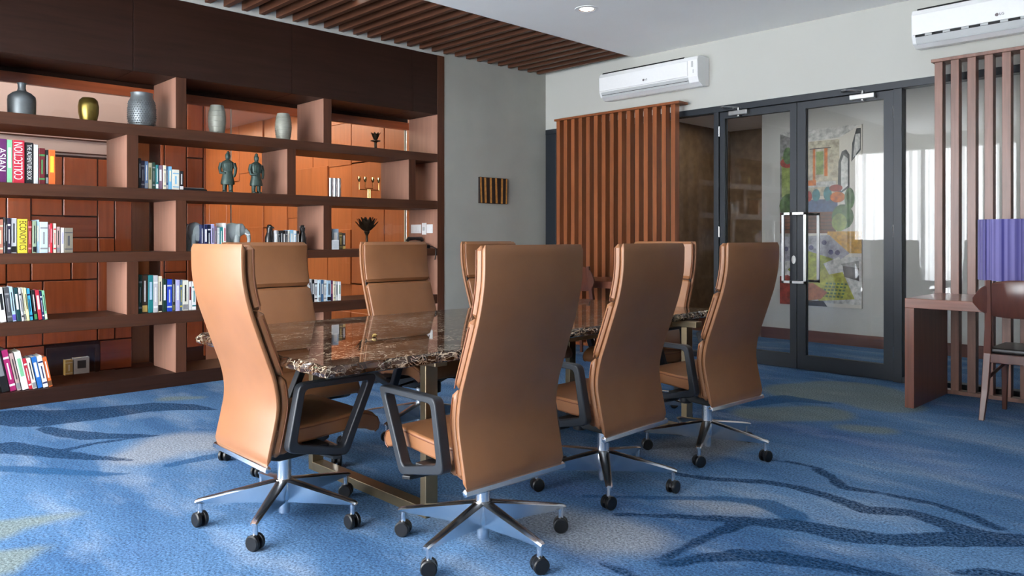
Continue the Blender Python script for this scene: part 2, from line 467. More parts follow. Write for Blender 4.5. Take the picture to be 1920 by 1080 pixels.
M['paper'] = plain('paper', (222, 214, 196), 0.9, noise=0.05, nscale=90)
M['black_leather'] = plain('black_leather', (34, 30, 30), 0.3, noise=0.05)
M['baseboard'] = wood('baseboard_walnut', (92, 52, 40), 0, 0.4)
M['lamp_shade'] = None
M['lamp_base'] = plain('lamp_base_white', (226, 222, 226), 0.3, noise=0.02)
M['pewter'] = plain('pewter', (112, 117, 119), 0.45, 0.6, noise=0.15, nscale=18, bump=0.3)
M['stone_vase'] = plain('stone_vase', (158, 158, 146), 0.5, 0.25, noise=0.08, nscale=20, bump=0.2)
M['brass'] = plain('aged_brass', (142, 122, 62), 0.3, 0.9, noise=0.2, nscale=14, bump=0.3)
M['gold'] = plain('polished_brass', (226, 190, 120), 0.15, 1.0, noise=0.03)
M['bronze_dark'] = plain('dark_bronze', (58, 46, 34), 0.35, 0.6, noise=0.2, nscale=30)
M['verdigris'] = plain('verdigris_bronze', (62, 78, 72), 0.5, 0.35, noise=0.25, nscale=25, bump=0.3)
M['ceramic_grey'] = plain('grey_ceramic', (172, 180, 178), 0.25, noise=0.1, nscale=14)
M['black_ceramic'] = plain('black_ceramic', (38, 36, 36), 0.25, noise=0.15, nscale=20)
M['blue_reflection'] = emit_mat('blue_reflection', (120, 120, 255), 1.2)
M['lamp_glow'] = emit_mat('downlight_bulb', (255, 248, 236), 3.0)

def shade_mat():
    m, nt, b = new_mat('purple_pleated_fabric')
    tc = nt.nodes.new('ShaderNodeTexCoord')
    sx = nt.nodes.new('ShaderNodeSeparateXYZ'); nt.links.new(tc.outputs['Object'], sx.inputs[0])
    at = nt.nodes.new('ShaderNodeMath'); at.operation = 'ARCTAN2'
    nt.links.new(sx.outputs['Y'], at.inputs[0]); nt.links.new(sx.outputs['X'], at.inputs[1])
    n = nt.nodes.new('ShaderNodeTexNoise'); n.noise_dimensions = '1D'; n.inputs['Scale'].default_value = 7.0
    n.inputs['Detail'].default_value = 3
    nt.links.new(at.outputs[0], n.inputs['W'])
    r = nt.nodes.new('ShaderNodeValToRGB')
    r.color_ramp.elements[0].position = 0.36; r.color_ramp.elements[0].color = (*s2l((52, 48, 120)), 1)
    r.color_ramp.elements[1].position = 0.55; r.color_ramp.elements[1].color = (*s2l((122, 116, 172)), 1)
    nt.links.new(n.outputs['Fac'], r.inputs['Fac'])
    nt.links.new(r.outputs['Color'], b.inputs['Base Color'])
    b.inputs['Roughness'].default_value = 0.8
    b.inputs['Transmission Weight'].default_value = 0.0
    b.inputs['Sheen Weight'].default_value = 0.3
    return m
M['lamp_shade'] = shade_mat()

def curtain_mat():
    m = bpy.data.materials.new('sheer_curtain'); m.use_nodes = True
    nt = m.node_tree; nt.nodes.clear()
    out = nt.nodes.new('ShaderNodeOutputMaterial')
    tr = nt.nodes.new('ShaderNodeBsdfTransparent')
    tl = nt.nodes.new('ShaderNodeBsdfTranslucent'); tl.inputs['Color'].default_value = (0.4, 0.4, 0.42, 1)
    tc = nt.nodes.new('ShaderNodeTexCoord')
    n = nt.nodes.new('ShaderNodeTexNoise'); n.inputs['Scale'].default_value = 60
    nt.links.new(tc.outputs['Object'], n.inputs['Vector'])
    lw = nt.nodes.new('ShaderNodeLayerWeight'); lw.inputs['Blend'].default_value = 0.5
    ad = nt.nodes.new('ShaderNodeMath'); ad.operation = 'MULTIPLY_ADD'; ad.inputs[1].default_value = 0.1
    nt.links.new(n.outputs['Fac'], ad.inputs[0]); nt.links.new(lw.outputs['Facing'], ad.inputs[2])
    r = nt.nodes.new('ShaderNodeMapRange'); r.inputs['From Min'].default_value = 0.05; r.inputs['From Max'].default_value = 0.75
    r.inputs['To Min'].default_value = 0.3; r.inputs['To Max'].default_value = 1.0
    nt.links.new(ad.outputs[0], r.inputs['Value'])
    mx = nt.nodes.new('ShaderNodeMixShader')
    nt.links.new(r.outputs[0], mx.inputs['Fac'])
    nt.links.new(tr.outputs[0], mx.inputs[1]); nt.links.new(tl.outputs[0], mx.inputs[2])
    nt.links.new(mx.outputs[0], out.inputs['Surface'])
    return m
M['curtain'] = curtain_mat()

# ------------------------------------------------------------------ mesh helpers
class MB:
    def __init__(s):
        s.v = []; s.f = []; s.mi = []; s.cur = 0
    def face(s, idx):
        s.f.append(idx); s.mi.append(s.cur)
    def box(s, x0, x1, y0, y1, z0, z1):
        b = len(s.v)
        s.v += [(x0, y0, z0), (x1, y0, z0), (x1, y1, z0), (x0, y1, z0), (x0, y0, z1), (x1, y0, z1), (x1, y1, z1), (x0, y1, z1)]
        for f in ((0, 3, 2, 1), (4, 5, 6, 7), (0, 1, 5, 4), (1, 2, 6, 5), (2, 3, 7, 6), (3, 0, 4, 7)):
            s.face([b + i for i in f])
        return s
    def prism(s, poly, a0, a1, axis='x'):
        """extrude a closed 2-D polygon along an axis; poly in the other two axes (x: y,z  y: x,z  z: x,y)"""
        b = len(s.v); n = len(poly)
        for a in (a0, a1):
            for p, q in poly:
                s.v.append((a, p, q) if axis == 'x' else (p, a, q) if axis == 'y' else (p, q, a))
        s.face([b + i for i in range(n)][::-1]); s.face([b + n + i for i in range(n)])
        for i in range(n):
            j = (i + 1) % n
            s.face([b + i, b + j, b + n + j, b + n + i])
        return s
    def lathe(s, prof, c=(0, 0, 0), seg=24, cap=True):
        """profile of (r, z) bottom to top, about a vertical axis at c"""
        b = len(s.v)
        for r, z in prof:
            for i in range(seg):
                a = 2 * PI * i / seg
                s.v.append((c[0] + r * math.cos(a), c[1] + r * math.sin(a), c[2] + z))
        for k in range(len(prof) - 1):
            for i in range(seg):
                j = (i + 1) % seg
                s.face([b + k * seg + i, b + k * seg + j, b + (k + 1) * seg + j, b + (k + 1) * seg + i])
        if cap:
            s.face([b + i for i in range(seg)][::-1])
            e = b + (len(prof) - 1) * seg
            s.face([e + i for i in range(seg)])
        return s
    def tube(s, pts, rad, seg=10, closed=False):
        P = [Vector(p) for p in pts]; n = len(P)
        rs = rad if isinstance(rad, (list, tuple)) else [rad] * n
        b = len(s.v); up = None
        for i in range(n):
            if closed: t = P[(i + 1) % n] - P[i - 1]
            else: t = P[min(i + 1, n - 1)] - P[max(i - 1, 0)]
            t.normalize()
            if up is None:
                up = Vector((0, 0, 1)) if abs(t.z) < 0.9 else Vector((1, 0, 0))
            sd = t.cross(up)
            if sd.length < 1e-5: sd = t.cross(Vector((0, 1, 0)))
            sd.normalize(); up2 = sd.cross(t).normalized(); up = up2
            for k in range(seg):
                a = 2 * PI * k / seg
                s.v.append(tuple(P[i] + sd * (math.cos(a) * rs[i]) + up2 * (math.sin(a) * rs[i])))
        m = n if closed else n - 1
        for i in range(m):
            i2 = (i + 1) % n
            for k in range(seg):
                k2 = (k + 1) % seg
                s.face([b + i * seg + k, b + i * seg + k2, b + i2 * seg + k2, b + i2 * seg + k])
        if not closed:
            s.face([b + k for k in range(seg)][::-1])
            s.face([b + (n - 1) * seg + k for k in range(seg)])
        return s
    def cyl(s, p0, p1, r, seg=14):
        return s.tube([p0, p1], r, seg)
    def loft(s, rings, cap=True):
        b = len(s.v); n = len(rings[0])
        for r in rings: s.v += [tuple(p) for p in r]
        for k in range(len(rings) - 1):
            for i in range(n):
                j = (i + 1) % n
                s.face([b + k * n + i, b + k * n + j, b + (k + 1) * n + j, b + (k + 1) * n + i])
        if cap:
            s.face([b + i for i in range(n)][::-1])
            e = b + (len(rings) - 1) * n
            s.face([e + i for i in range(n)])
        return s
    def build(s, name, mat, parent=None, smooth=False, bevel=0.0, bseg=2, fix=True):
        me = bpy.data.meshes.new(name)
        me.from_pydata(s.v, [], s.f)
        mats = mat if isinstance(mat, (list, tuple)) else [mat]
        for mm in mats: me.materials.append(mm)
        for p, i in zip(me.polygons, s.mi): p.material_index = i
        if fix:
            bm = bmesh.new(); bm.from_mesh(me)
            bmesh.ops.recalc_face_normals(bm, faces=bm.faces)
            bm.to_mesh(me); bm.free()
        me.validate()
        if smooth:
            me.polygons.foreach_set('use_smooth', [True] * len(me.polygons))
            try: me.set_sharp_from_angle(angle=math.radians(40))
            except Exception: pass
        o = bpy.data.objects.new(name, me)
        COL.objects.link(o)
        if parent: o.parent = parent
        if bevel:
            md = o.modifiers.new('bevel', 'BEVEL'); md.width = bevel; md.segments = bseg
            md.limit_method = 'ANGLE'; md.angle_limit = math.radians(35)
            if smooth is not False:
                md.harden_normals = False
        return o

def tag(o, label, cat=None, group=None, kind=None):
    if label: o['label'] = label
    if cat: o['category'] = cat
    if group: o['group'] = group
    if kind: o['kind'] = kind
    return o

def struct(o, label=None):
    o['kind'] = 'structure'
    if label: o['label'] = label
    return o

def empty(name, loc=(0, 0, 0), rz=0.0, parent=None):
    o = bpy.data.objects.new(name, None)
    o.empty_display_size = 0.1
    COL.objects.link(o)
    o.location = loc; o.rotation_euler = (0, 0, rz)
    if parent: o.parent = parent
    return o

def children(o):
    return [x for x in list(bpy.data.objects) if x.parent == o]

KIDS = None
def copy_tree(o, parent=None):
    c = o.copy(); COL.objects.link(c)
    c.parent = parent
    for ch in children(o):
        copy_tree(ch, c)
    return c

def text_mesh(name, body, size, mat, parent, loc, rot, depth=0.0004, align='CENTER', xscale=1.0, fit=None):
    cu = bpy.data.curves.new(name, 'FONT'); cu.body = body; cu.size = size; cu.extrude = depth
    cu.align_x = align; cu.align_y = 'CENTER'
    t = bpy.data.objects.new(name + '_curve', cu)
    me = bpy.data.meshes.new_from_object(t)
    bpy.data.objects.remove(t); bpy.data.curves.remove(cu)
    me.name = name
    me.materials.clear(); me.materials.append(mat)
    if fit:
        w_ = max(v.co.x for v in me.vertices) - min(v.co.x for v in me.vertices)
        xscale = min(1.0, fit / w_)
    o = bpy.data.objects.new(name, me); COL.objects.link(o)
    o.parent = parent; o.location = loc; o.rotation_euler = rot; o.scale = (xscale, 1, 1)
    return o

def box_obj(name, mat, x0, x1, y0, y1, z0, z1, parent=None, bevel=0.0):
    return MB().box(x0, x1, y0, y1, z0, z1).build(name, mat, parent, bevel=bevel)

# ================================================================== THE SETTING
XL, YB, ZC = -6.3, 6.693, 3.15
YF, XR = -2.1, 2.2
import numpy as np
def carpet_floor(x0, x1, y0, y1, step=0.04):
    """floor slab; its top is a grid that stores the distance to every printed stroke"""
    nx, ny = int((x1 - x0) / step), int((y1 - y0) / step)
    gx, gy = np.meshgrid(np.linspace(x0, x1, nx + 1), np.linspace(y0, y1, ny + 1))
    P_ = np.stack([gx.ravel(), gy.ravel()], 1)
    co = np.concatenate([P_, np.zeros((len(P_), 1))], 1)
    idx = np.arange((nx + 1) * (ny + 1)).reshape(ny + 1, nx + 1)
    q = np.stack([idx[:-1, :-1], idx[:-1, 1:], idx[1:, 1:], idx[1:, :-1]], -1).reshape(-1, 4)
    me = bpy.data.meshes.new('floor')
    vb = len(co)
    low = [(x0, y0, -.1), (x1, y0, -.1), (x1, y1, -.1), (x0, y1, -.1)]
    c4 = [int(idx[0, 0]), int(idx[0, -1]), int(idx[-1, -1]), int(idx[-1, 0])]
    sides = [[vb + 3, vb + 2, vb + 1, vb]] + [[vb + i, vb + (i + 1) % 4, c4[(i + 1) % 4], c4[i]] for i in range(4)]
    me.from_pydata([tuple(c) for c in co] + low, [], [list(map(int, f)) for f in q] + sides)
    for nm, strokes in (('dark_stroke', DARK_STROKES), ('mid_stroke', MID_STROKES), ('light_stroke', LIGHT_STROKES), ('green_stroke', GREEN_STROKES)):
        best = np.full(len(P_), 9.0)
        for s_ in strokes:
            for (ax, ay, ar), (bx, by, br) in zip(s_[:-1], s_[1:]):
                a_ = np.array([ax, ay]); d_ = np.array([bx - ax, by - ay])
                h = np.clip(((P_ - a_) @ d_) / (d_ @ d_), 0, 1)
                best = np.minimum(best, np.linalg.norm(P_ - a_ - h[:, None] * d_, axis=1) - (ar + (br - ar) * h))
        at = me.attributes.new(nm, 'FLOAT', 'POINT')
        at.data.foreach_set('value', np.concatenate([best, np.full(4, 9.0)]).astype(np.float32))
    me.materials.append(M['carpet'])
    o = bpy.data.objects.new('floor', me); COL.objects.link(o)
    return struct(o, 'blue carpet with pale washes and dark brush strokes')
carpet_floor(XL - 0.52, XR, YF, 8.6)
# white ceiling slab, and the brown recess with timber slats beside the bookcase
ceil = struct(box_obj('ceiling', M['ceiling_white'], -4.98, XR, YF, YB, ZC, ZC + 0.3), 'flat white ceiling')
rec = struct(box_obj('ceiling', M['ceiling_brown'], XL - 0.52, -4.98, YF, YB, 3.4, 3.5), 'dark recessed ceiling with hanging timber slats')
k = 0
sm = MB().box(-6.297, -4.983, -0.025, 0.025, 0.0, 0.12)
proto = None
y = 6.533 + 0.025
while y > -0.4:
    if proto is None:
        proto = sm.build('slat', M['ceil_slat'], rec, bevel=0.003)
        o = proto
    else:
        o = proto.copy(); COL.objects.link(o)
    o.location = (0, y, ZC)
    y -= 0.1585
# left wall
struct(box_obj('wall_left', M['plaster_grey'], XL - 0.2, XL, 5.122, YB, 0, 3.4), 'plain grey plaster wall beside bookcase')
struct(box_obj('wall_left', M['plaster_white'], XL - 0.2, XL, -0.1, 5.122, 3.127, 3.4), 'cream band above the bookcase')
struct(box_obj('wall_left', M['plaster_grey'], XL - 0.2, XL, YF, -0.1, 0, 3.4))
# back wall above the glass partition
struct(box_obj('wall_back', M['plaster_white'], XL - 0.2, XR, YB, YB + 0.15, 2.5, 3.5), 'white plaster wall above the glass partition')
# plain right wall; front wall with a window opening (behind the photographer)
struct(box_obj('wall_right', M['plaster_white'], XR, XR + 0.2, YF, 8.6, 0, 3.4))
WX0, WX1 = -6.25, -1.0
m = MB()
m.box(XL, WX0, YF - 0.2, YF, 0, 3.4).box(WX1, XR + 0.2, YF - 0.2, YF, 0, 3.4)
m.box(WX0, WX1, YF - 0.2, YF, 0, 0.12).box(WX0, WX1, YF - 0.2, YF, 2.88, 3.4)
struct(m.build('wall_front', M['plaster_white']))
wf = struct(empty('window_1', ((WX0 + WX1) / 2, YF - 0.1, 0.12)))
for i in range(5):
    x = -2.6 + i * 1.3
    box_obj('mullion', M['slate'], x - 0.03, x + 0.03, -0.03, 0.03, 0, 2.76, wf)
# sheer curtains hanging in front of the windows (seen mirrored in the glass doors)
def curtain(x0, x1, z0, z1, seedv):
    m = MB(); n = int((x1 - x0) / 0.02)
    for i in range(n + 1):
        t = x0 + (x1 - x0) * i / n
        d = 0.03 * math.sin(t * 33 + seedv + 1.5 * math.sin(t * 5.1)) + 0.035 * math.sin(t * 13.3 + seedv * 2)
        m.v += [(t, d, z0), (t, d * 0.7, z1)]
    for i in range(n):
        m.face([2 * i, 2 * i + 2, 2 * i + 3, 2 * i + 1])
    return m
for i, (a, b_) in enumerate(((-2.6, -.9), (-.85, .85), (.9, 2.6))):
    o = curtain(a, b_, 0, 2.75, i).build('curtain', M['curtain'], None, smooth=True)
    o.location = (-3.6, YF + 0.12, 0.1)
    tag(o, ('sheer white window curtain hanging nearest the bookcase wall', 'sheer white window curtain hanging between two others', 'sheer white window curtain hanging farthest from the bookcase wall')[i], 'curtain', 'sheer window curtains')
struct(box_obj('baseboard_right', M['baseboard'], XR - 0.015, XR, YF, YB, 0, 0.1))

# ------------------------------------------------------------------ lounge beyond the bookcase
LX = -7.7
struct(box_obj('floor', M['baseboard'], -13.0, XL - 0.52, -1.5, 5.1, -0.1, -0.04), 'timber floor of the lounge beyond the bookcase')
struct(box_obj('ceiling', M['plaster_pink'], -13.0, XL - 0.52, -1.5, 5.3, 2.9, 3.0), 'pale ceiling of the lounge beyond the bookcase')
m = MB()
m.box(-13.0, XL - 0.52, -1.7, -1.5, -0.1, 0.9).box(-13.0, XL - 0.52, -1.7, -1.5, 2.3, 3.0).box(-8.0, -7.7, -1.7, -1.5, 0.9, 2.3).box(-13.0, -9.75, -1.7, -1.5, 0.9, 2.3)
struct(m.build('wall_front', M['plaster_white']), 'window end wall of the lounge')
struct(box_obj('wall_right', M['plaster_white'], XL - 0.52, XL - 0.2, -1.7, -0.1, -0.1, 3.0), 'lounge side of the bookcase wall')
struct(box_obj('wall_left', M['amber'], -13.2, -13.0, -1.5, 5.3, -0.1, 3.0))
# dark panelled partition: base block with proud panels, pale plaster band above
pw = struct(box_obj('wall_left', M['groove'], LX - 0.3, LX - 0.012, -1.5, 2.455, -0.04, 1.945), 'brown timber panelled partition in the lounge')
struct(box_obj('wall_left', M['plaster_pink'], LX - 0.3, LX, -1.5, 2.455, 1.945, 2.9), 'pale plaster above the panelled partition')
for z in (1.965, 2.09):
    box_obj('moulding', M['groove'], LX, LX + 0.012, -1.5, 2.455, z - 0.006, z + 0.006, pw)
def panel(wall, mat, y0, y1, z0, z1, d=0.0, x=LX, g=0.006):
    return MB().box(x - 0.014, x + d, y0 + g, y1 - g, z0 + g, z1 - g).build('panel', mat, wall, bevel=0.004, bseg=1)
TY, TZ = M['teak_y'], M['teak']
ZT = 1.93
rows = [(-0.4, .35, .80, ZT), (.35, 1.05, .80, ZT), (1.05, 1.442, .80, ZT), (1.442, 1.623, 1.2, ZT), (1.442, 1.623, .82, 1.2),
        (1.623, 1.87, 1.395, ZT), (1.87, 2.154, 1.395, ZT), (1.623, 2.154, 1.2, 1.395), (1.623, 1.936, .82, 1.2), (1.936, 2.154, .82, 1.2),
        (2.154, 2.3, 1.2, ZT), (2.154, 2.3, .25, 1.2), (2.3, 2.455, .25, ZT),
        (-0.4, .6, .25, .8), (.6, 1.442, .25, .8), (1.442, 1.713, .25, .82), (1.713, 2.154, .25, .82)]
for i, (a, b_, c, d) in enumerate(rows):
    panel(pw, TZ if (d - c) > (b_ - a) * 1.1 else TY, a, b_, c, d, random.choice((0, 0.004, 0.008)))
# below: framed niche holding two books
for (a, b_, c, d) in [(-0.4, 1.5, -.03, .25), (1.5, 1.73, -.03, .25), (2.17, 2.455, -.03, .25)]:
    panel(pw, TY, a, b_, c, d)
nb = MB().box(LX - 0.02, LX + 0.02, 1.74, 2.16, 0.19, 0.22).box(LX - 0.02, LX + 0.02, 2.13, 2.16, -0.03, 0.19).box(LX - 0.02, LX + 0.02, 1.74, 1.77, -0.03, 0.19)
nb.build('niche_frame', M['case_y'], pw)
# lit reveal between the two partitions
wr = struct(box_obj('wall_left', M['amber'], LX - 0.62, LX - 0.3, 2.40, 2.80, -0.04, 2.9), 'amber timber reveal between two partitions')
pw2 = struct(box_obj('wall_left', M['groove'], LX - 0.3, LX - 0.012, 2.71, 3.16, -0.04, 2.9), 'narrow brown panelled partition in the lounge')
for (a, b_, c, d) in [(2.71, 2.75, 0, 2.85), (2.75, 2.965, .75, .86), (2.75, 2.965, .1, .75), (2.965, 3.13, .75, 1.2), (2.965, 3.13, .1, .75), (2.75, 2.965, .86, 1.45), (2.965, 3.13, 1.2, 2.0), (2.75, 2.965, 1.45, 2.85), (2.965, 3.13, 2.0, 2.85), (3.13, 3.16, 0, 2.85)]:
    panel(pw2, TZ if (d - c) > (b_ - a) else TY, a, b_, c, d, random.choice((0, 0.006)))
# far end wall of amber panels, square to the bookcase
YE = 5.1
ew = struct(box_obj('wall_back', M['groove'], -13.0, XL - 0.55, YE + 0.012, YE + 0.2, -0.1, 2.9), 'amber timber panelled end wall of the lounge')
xs = [-13.0, -12.3, -11.65, -11.17, -10.39, -10.11, -9.67, -9.0, -8.6, -8.06, -7.36, -6.85]
for i in range(len(xs) - 1):
    cuts = {0: [0, 1.0, 2.9], 1: [0, .66, 1.8, 2.9], 2: [0, .66, 2.1, 2.9], 3: [0, .66, 1.366, 2.2, 2.9], 4: [0, .66, 1.366, 2.9], 5: [0, 1.0, 2.9],
            6: [0, .66, 1.5, 2.13, 2.9], 7: [0, .66, 2.13, 2.9], 8: [0, .3, .66, 1.31, 2.13, 2.65, 2.9], 9: [0, .3, .66, 2.13, 2.62, 2.9], 10: [0, .66, 2.62, 2.9]}[i]
    for c, d in zip(cuts[:-1], cuts[1:]):
        g = 0.008
        MB().box(xs[i] + g, xs[i + 1] - g, YE - random.choice((0, .01, .02)), YE + 0.014, c + g - .04, d + (-g if d < 2.9 else 0)).build('panel', M['amber'], ew, bevel=0.004, bseg=1)

# ------------------------------------------------------------------ glass partition, doors and the corridor beyond
GY = YB + 0.05          # middle of the frame depth
fr = struct(empty('trim_1', (0, GY, 0)), 'dark slate metal frame of the glass partition')
def fbox(name, x0, x1, z0, z1, d=0.05, par=fr, mat=None):
    return box_obj(name, mat or M['slate'], x0, x1, -d, d, z0, z1, par, bevel=0.003)
fbox('head_rail', XL, XR, 2.44, 2.5, 0.055)
fbox('post', XL, -6.135, 0, 2.44)
fbox('post', -5.05, -4.99, 0, 2.44)
fbox('post', -4.016, -3.962, 0, 2.44)
fbox('post', -2.331, -2.262, 0, 2.44)
fbox('post', -0.75, -0.69, 0, 2.44)
fbox('post', 0.75, 0.81, 0, 2.44)
fbox('sill_rail', XL, -4.016, 0, 0.05)
fbox('sill_rail', -2.262, XR, 0, 0.05)
for i, (a, b_) in enumerate(((-6.135, -5.05), (-4.99, -4.016), (-2.262, -0.75), (-0.69, 0.75), (0.81, XR))):
    w_ = struct(empty('window_%d' % (i + 2), ((a + b_) / 2, GY, 0)))
    box_obj('pane', M['glass'], a - (a + b_) / 2, b_ - (a + b_) / 2, -0.005, 0.005, 0.05, 2.44, w_)
def door(n, x0, x1, g0, g1, hx_mount, hx_bar, closer_x0, closer_x1, hinge_x):
    d = struct(empty('door_%d' % n, ((x0 + x1) / 2, GY, 0)), 'glass door leaf with dark slate metal frame')
    cx = (x0 + x1) / 2
    m = MB()
    m.box(x0 + .003 - cx, g0 - cx, -.028, .028, .006, 2.435).box(g1 - cx, x1 - .003 - cx, -.028, .028, .006, 2.435)
    m.box(g0 - cx, g1 - cx, -.028, .028, .006, .135).box(g0 - cx, g1 - cx, -.028, .028, 2.372, 2.435)
    m.build('door_frame', M['slate'], d)
    box_obj('glazing', M['glass'], g0 - cx, g1 - cx, -.005, .005, .135, 2.372, d)
    for sgn in (-1, 1):
        hb = MB()
        z0, z1 = .79, 1.43
        hb.box(hx_bar - .011 - cx, hx_bar + .011 - cx, sgn * .135 - .011, sgn * .135 + .011, z0, z1)
        for z in (z0 + .011, z1 - .011):
            a, b_ = sorted((hx_bar, hx_mount))
            hb.box(a - .011 - cx, b_ + .011 - cx, sgn * .135 - .011, sgn * .135 + .011, z - .011, z + .011)
            y0, y1 = sorted((sgn * .135, sgn * .03))
            hb.box(hx_mount - .011 - cx, hx_mount + .011 - cx, y0, y1, z - .011, z + .011)
        tag(hb.build('handle', M['steel'], d), 'brushed steel pull handle')
    cl = MB()
    cl.box(closer_x0 - cx, closer_x1 - cx, -.085, -.03, 2.385, 2.43)
    c = cl.build('door_closer', M['steel'], d, bevel=.006)
    tag(c, 'chrome door closer')
    ar = MB()
    xm = (closer_x0 + closer_x1) / 2 - cx
    ar.cyl((xm, -.06, 2.43), (xm, -.06, 2.455), .014)
    ar.cyl((xm, -.06, 2.37), (xm, -.06, 2.386), .014)
    ar.tube([(xm, -.06, 2.455), (xm - .1, -.16, 2.462), (xm - .16, -.1, 2.47), (xm - .17, -.06, 2.475)], .010, 8)
    ar.build('closer_arm', M['steel'], c, smooth=True)
    hg = [(2.2, 2.3), (1.21, 1.31), (.2, .3)]
    for a, b_ in hg:
        MB().cyl((hinge_x - cx, -.036, a), (hinge_x - cx, -.036, b_), .009, 10).build('hinge', M['chrome'], d, smooth=True)
    return d
d1 = door(1, -3.962, -3.171, -3.904, -3.237, -3.195, -3.25, -3.84, -3.64, -3.962)
d2 = door(2, -3.171, -2.331, -3.09, -2.414, -3.15, -3.045, -2.68, -2.47, -2.331)
lk = MB().cyl((-3.2 + 3.5665, -.028, 1.0), (-3.2 + 3.5665, -.034, 1.0), .02, 16)
lk.v = [(x, y_, 1.0 + (z - 1.0) * 1.9) for x, y_, z in lk.v]
lk.build('lock_plate', M['steel'], d1, smooth=True)
# corridor
struct(box_obj('wall_back', M['plaster_white'], -4.5, XR, 8.6, 8.75, 0, 2.9), 'white corridor wall behind the glass doors')
struct(box_obj('baseboard_back', M['baseboard'], -4.5, XR, 8.585, 8.6, 0, 0.13), 'dark wood skirting of the corridor wall')
struct(box_obj('ceiling', M['ceiling_white'], XL, XR, YB + .15, 11.0, 2.9, 3.0), 'corridor ceiling')
struct(box_obj('wall_left', M['brown_plaster'], XL - 0.2, XL, YB, 11.0, 0, 2.9), 'brown wall of the dim room beyond the glass')
struct(box_obj('wall_back', M['brown_plaster'], XL, -4.35, 11.0, 11.15, 0, 2.9), 'brown far wall of the dim room beyond the glass')
struct(box_obj('wall_right', M['brown_plaster'], -4.5, -4.35, 8.75, 11.0, 0, 2.9))
struct(box_obj('floor', M['baseboard'], XL, -4.35, 8.6, 11.0, -0.1, 0.0))
struct(box_obj('baseboard_left', M['baseboard'], XL, XL + 0.012, 5.125, YB - 0.01, 0, 0.08))

# ================================================================== BOOKCASE
bc = empty('bookcase', (XL, 2.5, 0))
tag(bc, 'wall-wide walnut bookcase with open staggered shelves and tall header panels', 'bookcase')
BX, BY = XL, 2.5
def bcp(name, mat, x0, x1, y0, y1, z0, z1, bevel=0.003, par=None):
    return box_obj(name, mat, x0 - BX, x1 - BX, y0 - BY, y1 - BY, z0, z1, par or bc, bevel)
Y0, Y1, XBK = -0.1, 5.03, -6.8
sp = bcp('side_panel', M['case_glare'], XBK, XL - .003, Y1, 5.12, 0, 2.5)
bcp('front_edge', M['case_z'], XL - .003, XL + .004, Y1, 5.12, 0, 3.125, .001, sp)
bcp('side_panel', M['case_dark'], XBK, XL - .003, Y1, 5.12, 2.5, 3.125)
bcp('side_panel', M['case_z'], XBK, XL + .004, Y0, Y0 + .09, 0, 3.125)
for a, b_ in ((Y0 + .09, .67), (.67, 2.016), (2.016, 3.363), (3.363, 4.71), (4.71, Y1)):
    bcp('header_panel', M['case_dark'], XBK, XL, a + .0015, b_ - .0015, 2.5, 3.125)
SH = [(0.0, 0.11), (0.51, 0.605), (1.015, 1.09), (1.503, 1.59), (2.0, 2.085)]
for i, (z0, z1) in enumerate(SH):
    bcp('shelf' if i else 'base_shelf', M['case_y'] if i else M['case_dark'], XBK, XL, Y0 + .09, Y1, z0, z1)
bays = [(0.11, 0.51), (0.605, 1.015), (1.09, 1.503), (1.59, 2.0), (2.085, 2.5)]
for i, (z0, z1) in enumerate(bays):
    ys = (1.0, 2.34, 3.682) if i % 2 == 0 else (0.63, 1.97, 3.316, 4.661)
    for y_ in ys:
        dv = bcp('divider', M['case_glare'], XBK, XL - .006, y_, y_ + .083, z0, z1)
        bcp('front_edge', M['case_z'], XL - .006, XL - .001, y_, y_ + .083, z0, z1, .001, dv)
# rail at the back of the top row and the glazing behind the case
bcp('back_rail', M['teak_y'], XBK - .05, XBK + .002, Y0, Y1, 2.385, 2.465)
bcp('back_rail', M['case_dark'], XBK - .05, XBK - .02, Y0, Y1, 2.465, 3.0)
for a, b_ in ((Y0, 3.028), (3.034, Y1 - .01)):
    bcp('back_glass', M['case_glass'], -6.838, -6.828, a, b_, 0.0, 2.385, 0)
bcp('glass_joint', M['glass_edge'], -6.836, -6.824, 3.028, 3.034, 0, 2.385, 0)
bcp('glass_joint', M['glass_edge'], -6.85, -6.83, 5.0, 5.012, 0, 2.385, 0)

# white switch plates fixed to the inner face of the case
sw = empty('switch_plate', (-6.664, Y1, 1.297))
box_obj('plate', M['white_plastic'], -.09, .09, -.008, 0, -.047, .047, sw, .003)
for i in range(3):
    box_obj('rocker', M['white_plastic'], -.075 + i * .052, -.03 + i * .052, -.013, -.008, -.03, .03, sw, .002)
tag(sw, 'wide white switch plate with three rockers inside the bookcase', 'switch')
sw = empty('switch_plate', (-6.519, Y1, 1.297))
box_obj('plate', M['white_plastic'], -.035, .035, -.012, 0, -.063, .063, sw, .003)
box_obj('dial', M['grey_plastic'], -.015, .015, -.02, -.012, -.02, .02, sw, .002)
tag(sw, 'tall narrow white controller with grey dial inside the bookcase', 'switch')
sw = empty('switch_plate', (-6.426, Y1, 1.297))
box_obj('plate', M['white_plastic'], -.05, .05, -.008, 0, -.047, .047, sw, .003)
box_obj('rocker', M['white_plastic'], -.03, .03, -.013, -.008, -.03, .03, sw, .002)
tag(sw, 'square white switch plate nearest the bookcase front edge', 'switch')

